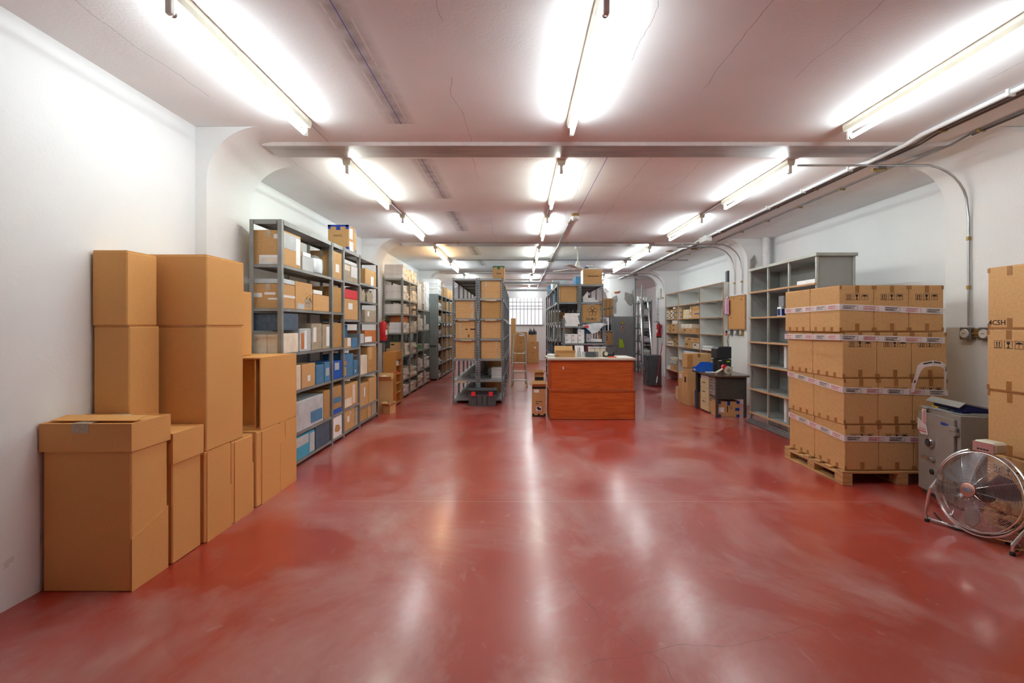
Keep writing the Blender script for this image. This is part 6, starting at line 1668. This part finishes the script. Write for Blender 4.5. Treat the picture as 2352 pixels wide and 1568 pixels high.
# loose loop of tape hanging off the stack
t = thing('tape_loop', 'loose loop of printed tape hanging on the pallet stack above safe', 'tape', (3.95, 4.68, .93))
P = [(3.84, 4.685, .90), (3.835, 4.66, 1.0), (3.845, 4.63, 1.1), (3.85, 4.62, 1.17), (3.88, 4.61, 1.205), (3.98, 4.60, 1.225), (4.07, 4.605, 1.215), (4.13, 4.62, 1.18), (4.155, 4.64, 1.12), (4.165, 4.66, 1.0), (4.17, 4.67, .88)]
c = Vector((4.0, 4.66, .98)); vs = []; fs = []
for i, p in enumerate(P):
    p = Vector(p); d = (c-p); d.y = 0; d.normalize(); k = .05 if 2 < i < 9 else .03
    vs += [p, p+d*k+Vector((0, -.01, 0))]
for i in range(len(P)-1): fs.append((2*i, 2*i+2, 2*i+3, 2*i+1))
part(t, 'strip', MB().add(vs, fs), 'tape_white', smooth=True)
for i in (1, 4, 5, 7):
    a, b = Vector(P[i]), Vector(P[i+1]); d = (c-(a+b)/2); d.y = 0; d.normalize()
    part(t, 'tape_print', MB().add([a.lerp(b, .1)+d*.008+Vector((0, -.004, 0)), a.lerp(b, .9)+d*.008+Vector((0, -.004, 0)), a.lerp(b, .9)+d*.02+Vector((0, -.007, 0)), a.lerp(b, .1)+d*.02+Vector((0, -.007, 0))], [(0, 1, 2, 3)]), 'ink' if i % 3 else 'ink_red')
# ---------------------------------------------------------------- tall stack at the edge
make_pallet('wooden pallet under the tall carton stack marked 4C5H', 3.70, 4.70, 2.78, 3.81, .125)
zz = [.126, .565, 1.05, 1.53, 2.016]
for i in range(4):
    for r in range(3):
        for c in range(2):
            y1 = 3.80-r*.336; x0 = 3.72+c*.485+.006*(i % 2)
            printed_carton(f'{["bottom","second","third","top"][i]} printed carton of tall stack, {["far","middle","near"][r]} row, {"fan" if c == 0 else "wall"} side', x0, x0+.478, y1-.333, y1, zz[i], zz[i+1]-.002, sym=(i in (0, 2)), code='4C5H' if i in (1, 3) else None, group='cartons of the tall stack', rz=-PI/2)

# ================================================================ SAFE
t = thing('safe', 'taupe steel safe with round keypad beside the floor fan', 'safe', (3.93, 4.24, 0), -.18)
# local frame: door faces -x; half width .26 along y, depth .44
part(t, 'body', MB().cbox(-.175, .22, -.255, .255, .03, .80, .006), 'safe_grey', local=True)
part(t, 'plinth', MB().box(-.165, .21, -.24, .24, 0, .0295), 'desk_dark', local=True)
d_ = part(t, 'door', MB().cbox(-.2, -.1755, -.215, .25, .045, .76, .005), 'safe_grey', local=True)
def sd_(nm, mb, m, smooth=False):
    o = part(d_, nm, mb, m, local=True, smooth=smooth); return o
RX = Matrix.Rotation(-PI/2, 4, 'Y')
sd_('keypad_ring', MB().lathe([(.034, 0), (.044, .002), (.046, .02), (.04, .032), (.036, .033)], 24, Matrix.Translation((-.2002, .06, .5)) @ RX), 'chrome', True)
sd_('keypad_face', MB().lathe([(.0355, 0), (.0355, .03)], 24, Matrix.Translation((-.2052, .06, .5)) @ RX), 'black_plastic')
for i in range(4):
    for j in range(3):
        sd_('key', MB().cbox(-.2395, -.2358, .06+(i-1.5)*.014-.005, .06+(i-1.5)*.014+.005, .5+(j-1)*.017-.006, .5+(j-1)*.017+.006, .001), 'grey_plastic')
sd_('handle_boss', MB().lathe([(.022, 0), (.024, .01), (.016, .045)], 16, Matrix.Translation((-.2002, .03, .36)) @ RX), 'chrome', True)
sd_('lever', MB().cyl((-.235, .03, .36), (-.24, .12, .362), .014, .016, n=12), 'chrome', True)
sd_('key_cap', MB().lathe([(.024, 0), (.024, .012), (.018, .016)], 16, Matrix.Translation((-.2002, .05, .24)) @ RX), 'black_plastic', True)
sd_('blue_sticker', MB().box(-.2015, -.2003, -.13, -.06, .69, .712), 'tape_blue')
sd_('blue_sticker', MB().box(-.2015, -.2003, -.155, -.14, .69, .712), 'tape_blue')
part(t, 'hinge', MB().cbox(-.212, -.19, -.25, -.16, .66, .70, .004), 'safe_grey', local=True)
part(t, 'hinge', MB().cbox(-.208, -.1755, -.25, -.2155, .625, .659, .004), 'safe_grey', local=True)
part(t, 'hinge', MB().cbox(-.208, -.1755, -.25, -.2155, .12, .2, .004), 'safe_grey', local=True)
# tape hanging over the safe's top corner
tp = thing('tape_strip', 'torn piece of printed tape stuck on safe top corner', 'tape', (3.93, 4.24, 0), -.18)
part(tp, 'strip', MB().box(-.2045, -.2032, .13, .19, .62, .79).box(-.2045, -.12, .13, .19, .8012, .8024), 'tape_white', local=True)
part(tp, 'crumple', MB().prism([(.1, .56), (.2, .55), (.25, .6), (.25, .7), (.21, .68), (.12, .64)], -.2062, -.2047, 'yz'), 'tape_white', local=True)
part(tp, 'tape_print', MB().box(-.2068, -.2063, .13, .23, .575, .588).box(-.2068, -.2063, .13, .23, .6, .607).box(-.2055, -.2046, .14, .15, .645, .78).box(-.2055, -.2046, .158, .163, .645, .78).box(-.2055, -.2046, .172, .177, .66, .76), 'ink_red', local=True)
# box file and papers on top
t = thing('document_tray', 'grey flat metal tray of papers on the safe', 'tray', (3.93, 4.24, .8025), -.18)
part(t, 'tray', MB().prism([(-.2, .24), (-.1, .26), (.2, .24), (.2, -.26), (-.13, -.23), (-.17, -.1)], 0, .005, 'xy'), 'panel_grey', local=True)
part(t, 'papers', MB().box(-.1, .16, -.16, .2, .0055, .022), 'blue_dark', local=True)
part(t, 'sheet', MB().box(-.165, -.11, -.12, .12, .0055, .008), 'paper_grey', local=True)
part(t, 'near_wall', MB().prism([(-.11, .0055), (.19, .0055), (.19, .018), (-.07, .018)], -.225, -.22, 'xz'), 'panel_grey', local=True)
t2 = thing('tilted_cover', 'tilted grey metal cover resting on the document tray', 'cover', (3.93, 4.24, .8255), -.18)
part(t2, 'top_sheet', MB().prism([(-.10, .07), (-.098, .076), (.205, .008), (.205, .0)], -.2, .23, 'xz'), 'panel_grey', local=True)
part(t2, 'front_fold', MB().prism([(-.1005, .07), (-.1005, .076), (-.15, .036), (-.148, .031)], -.2, .23, 'xz'), 'panel_grey', local=True)
part(t2, 'lining', MB().prism([(-.09, .06), (.195, .0), (-.09, .0)], -.19, .22, 'xz'), 'blue_dark', local=True)
single('hand_tool', MB().cyl((-.135, -.06, .0215), (-.13, .07, .0215), .012, n=8).cyl((-.135, -.06, .0215), (-.14, -.13, .0215), .006, n=8), 'black_plastic', 'black gripped tool lying in document tray on the safe', 'tool', smooth=True)
o = bpy.data.objects['hand_tool']; o.data.transform(Matrix.Translation(o.location)); o.location = (3.93, 4.24, .8025); o.rotation_euler = (0, 0, -.18)
single('yellow_stick', MB().cyl((-.135, .085, .0155), (-.125, .18, .0155), .007, n=8), 'yellow', 'yellow stick lying in document tray on the safe', 'tool', smooth=True)
o = bpy.data.objects['yellow_stick']; o.data.transform(Matrix.Translation(o.location)); o.location = (3.93, 4.24, .8025); o.rotation_euler = (0, 0, -.18)

# ================================================================ FLOOR FAN
t = thing('floor_fan', 'chrome high-velocity floor fan standing before the safe', 'fan', (3.38, 3.53, 0))
C = Vector((3.385, 3.53, .335))
nrm = Vector((-.96, -.17, .2)).normalized()
zax = nrm; xax = Vector((0, 0, 1)).cross(zax).normalized(); yax = zax.cross(xax)
R3 = Matrix((xax, yax, zax)).transposed().to_4x4()
MF = Matrix.Translation(C) @ R3
R = .285
def ring(r, z, n=48): return [MF @ Vector((r*math.cos(2*PI*k/n), r*math.sin(2*PI*k/n), z)) for k in range(n)]
part(t, 'rim_ring', MB().tube(ring(R, 0, 56), .006, 8, True), 'chrome', smooth=True)
part(t, 'rim_ring', MB().tube(ring(R, -.05, 56), .004, 6, True), 'chrome', smooth=True)
def dome(r): return .085*(1-(r/R)**2.2)
fr = MB()
for i in range(32):
    r = .05+(R-.055)*i/31
    fr.tube(ring(r, dome(r), 48), .0015, 4, True)
part(t, 'front_grille', fr, 'chrome', smooth=True, kind='stuff')
for k in range(12):
    a = 2*PI*k/12
    part(t, 'grille_spoke', MB().tube([MF @ Vector((r*math.cos(a), r*math.sin(a), dome(r)-.002)) for r in (.045, .1, .16, .22, .265, R)], .0018, 5), 'chrome', smooth=True)
bk = MB()
def domeb(r): return -.05-.05*(1-(r/R)**2.5)
for i in range(12):
    r = .06+(R-.065)*i/11
    bk.tube(ring(r, domeb(r), 40), .0013, 4, True)
for k in range(10):
    a = 2*PI*k/10
    bk.tube([MF @ Vector((r*math.cos(a), r*math.sin(a), domeb(r))) for r in (.05, .15, .23, R)], .0016, 4)
part(t, 'rear_grille', bk, 'chrome', smooth=True, kind='stuff')
part(t, 'badge', MB().lathe([(.05, .075), (.052, .083), (.05, .09), (.04, .093)], 24, MF), 'copper_cap', smooth=True)
part(t, 'badge_plate', MB().box(-.028, .028, -.011, .011, .0932, .0945, MF), 'chrome')
part(t, 'motor', MB().lathe([(.06, -.095), (.07, -.08), (.07, -.03), (.045, -.02), (.045, .02)], 20, MF), 'black_plastic', smooth=True)
for k in range(3):
    a = 2*PI*k/3+.5
    Mb = MF @ Matrix.Rotation(a, 4, 'Z') @ Matrix.Translation((.04, 0, 0)) @ Matrix.Rotation(.45, 4, 'X')
    part(t, 'blade', MB().prism([(0, -.03), (.08, -.09), (.18, -.105), (.21, -.05), (.215, .03), (.16, .085), (.07, .05), (0, .03)], -.002, .002, 'xy', Mb), 'fan_blade')
# chrome tube hoop round the head and floor base
up = MF
hoop = [MF @ Vector(((R+.022)*math.cos(a), (R+.022)*math.sin(a), -.02)) for a in [PI*.62+1.76*PI*k/40 for k in range(41)]]
part(t, 'hoop', MB().tube(hoop, .011, 8), 'chrome', smooth=True)
ctr = MF @ Vector((0, R+.03, -.03))
yaw = math.atan2(nrm.y, nrm.x)
MC = Matrix.Translation(ctr) @ Matrix.Rotation(yaw+PI, 4, 'Z')
part(t, 'control_box', MB().cbox(-.04, .085, -.075, .075, -.02, .065, .016, MC), 'cream_plastic', smooth=True)
part(t, 'control_panel', MB().box(-.0425, -.0405, -.068, .068, -.014, .058, MC), 'chrome')
for j in range(4):
    part(t, 'button', MB().box(-.0445, -.0426, -.035+.02*j, -.022+.02*j, .0, .012, MC), 'black_plastic')
base = [(3.27, 3.80, .27), (3.262, 3.81, .2), (3.25, 3.82, .06), (3.255, 3.81, .03), (3.28, 3.79, .02), (3.40, 3.56, .02), (3.50, 3.40, .02), (3.50, 3.34, .025), (3.44, 3.27, .025), (3.35, 3.245, .03), (3.345, 3.24, .07), (3.44, 3.20, .24), (3.45, 3.22, .28)]
part(t, 'floor_stand', MB().tube(base, .012, 8), 'chrome', smooth=True)
pv = [(MF @ Vector((-(R+.02), 0, -.02))), (MF @ Vector(((R+.02), 0, -.02)))]
pv.sort(key=lambda p: -p.y)
part(t, 'pivot', MB().cyl(pv[0], Vector(base[0]), .011, n=8), 'chrome', smooth=True)
part(t, 'pivot', MB().cyl(pv[1], Vector(base[-1]), .011, n=8), 'chrome', smooth=True)
part(t, 'pivot_knob', MB().cyl(Vector(base[-1]), Vector(base[-1])+Vector((.0, -.03, 0)), .018, n=12), 'chrome', smooth=True)
for p in ((3.255, 3.812), (3.35, 3.245), (3.49, 3.41)):
    part(t, 'rubber_foot', MB().cyl((p[0], p[1], 0), (p[0], p[1], .02), .016, n=10), 'rubber', smooth=True)
conduit('black fan power cable curling on the floor behind the fan', [(3.47, 3.50, .05), (3.44, 3.54, .012), (3.36, 3.66, .006), (3.42, 3.78, .006), (3.60, 4.05, .006)] if False else [(3.46, 3.48, .045), (3.42, 3.56, .01), (3.33, 3.66, .006), (3.36, 3.80, .006), (3.46, 3.98, .006)], .005, 'rubber', name='power_cable')
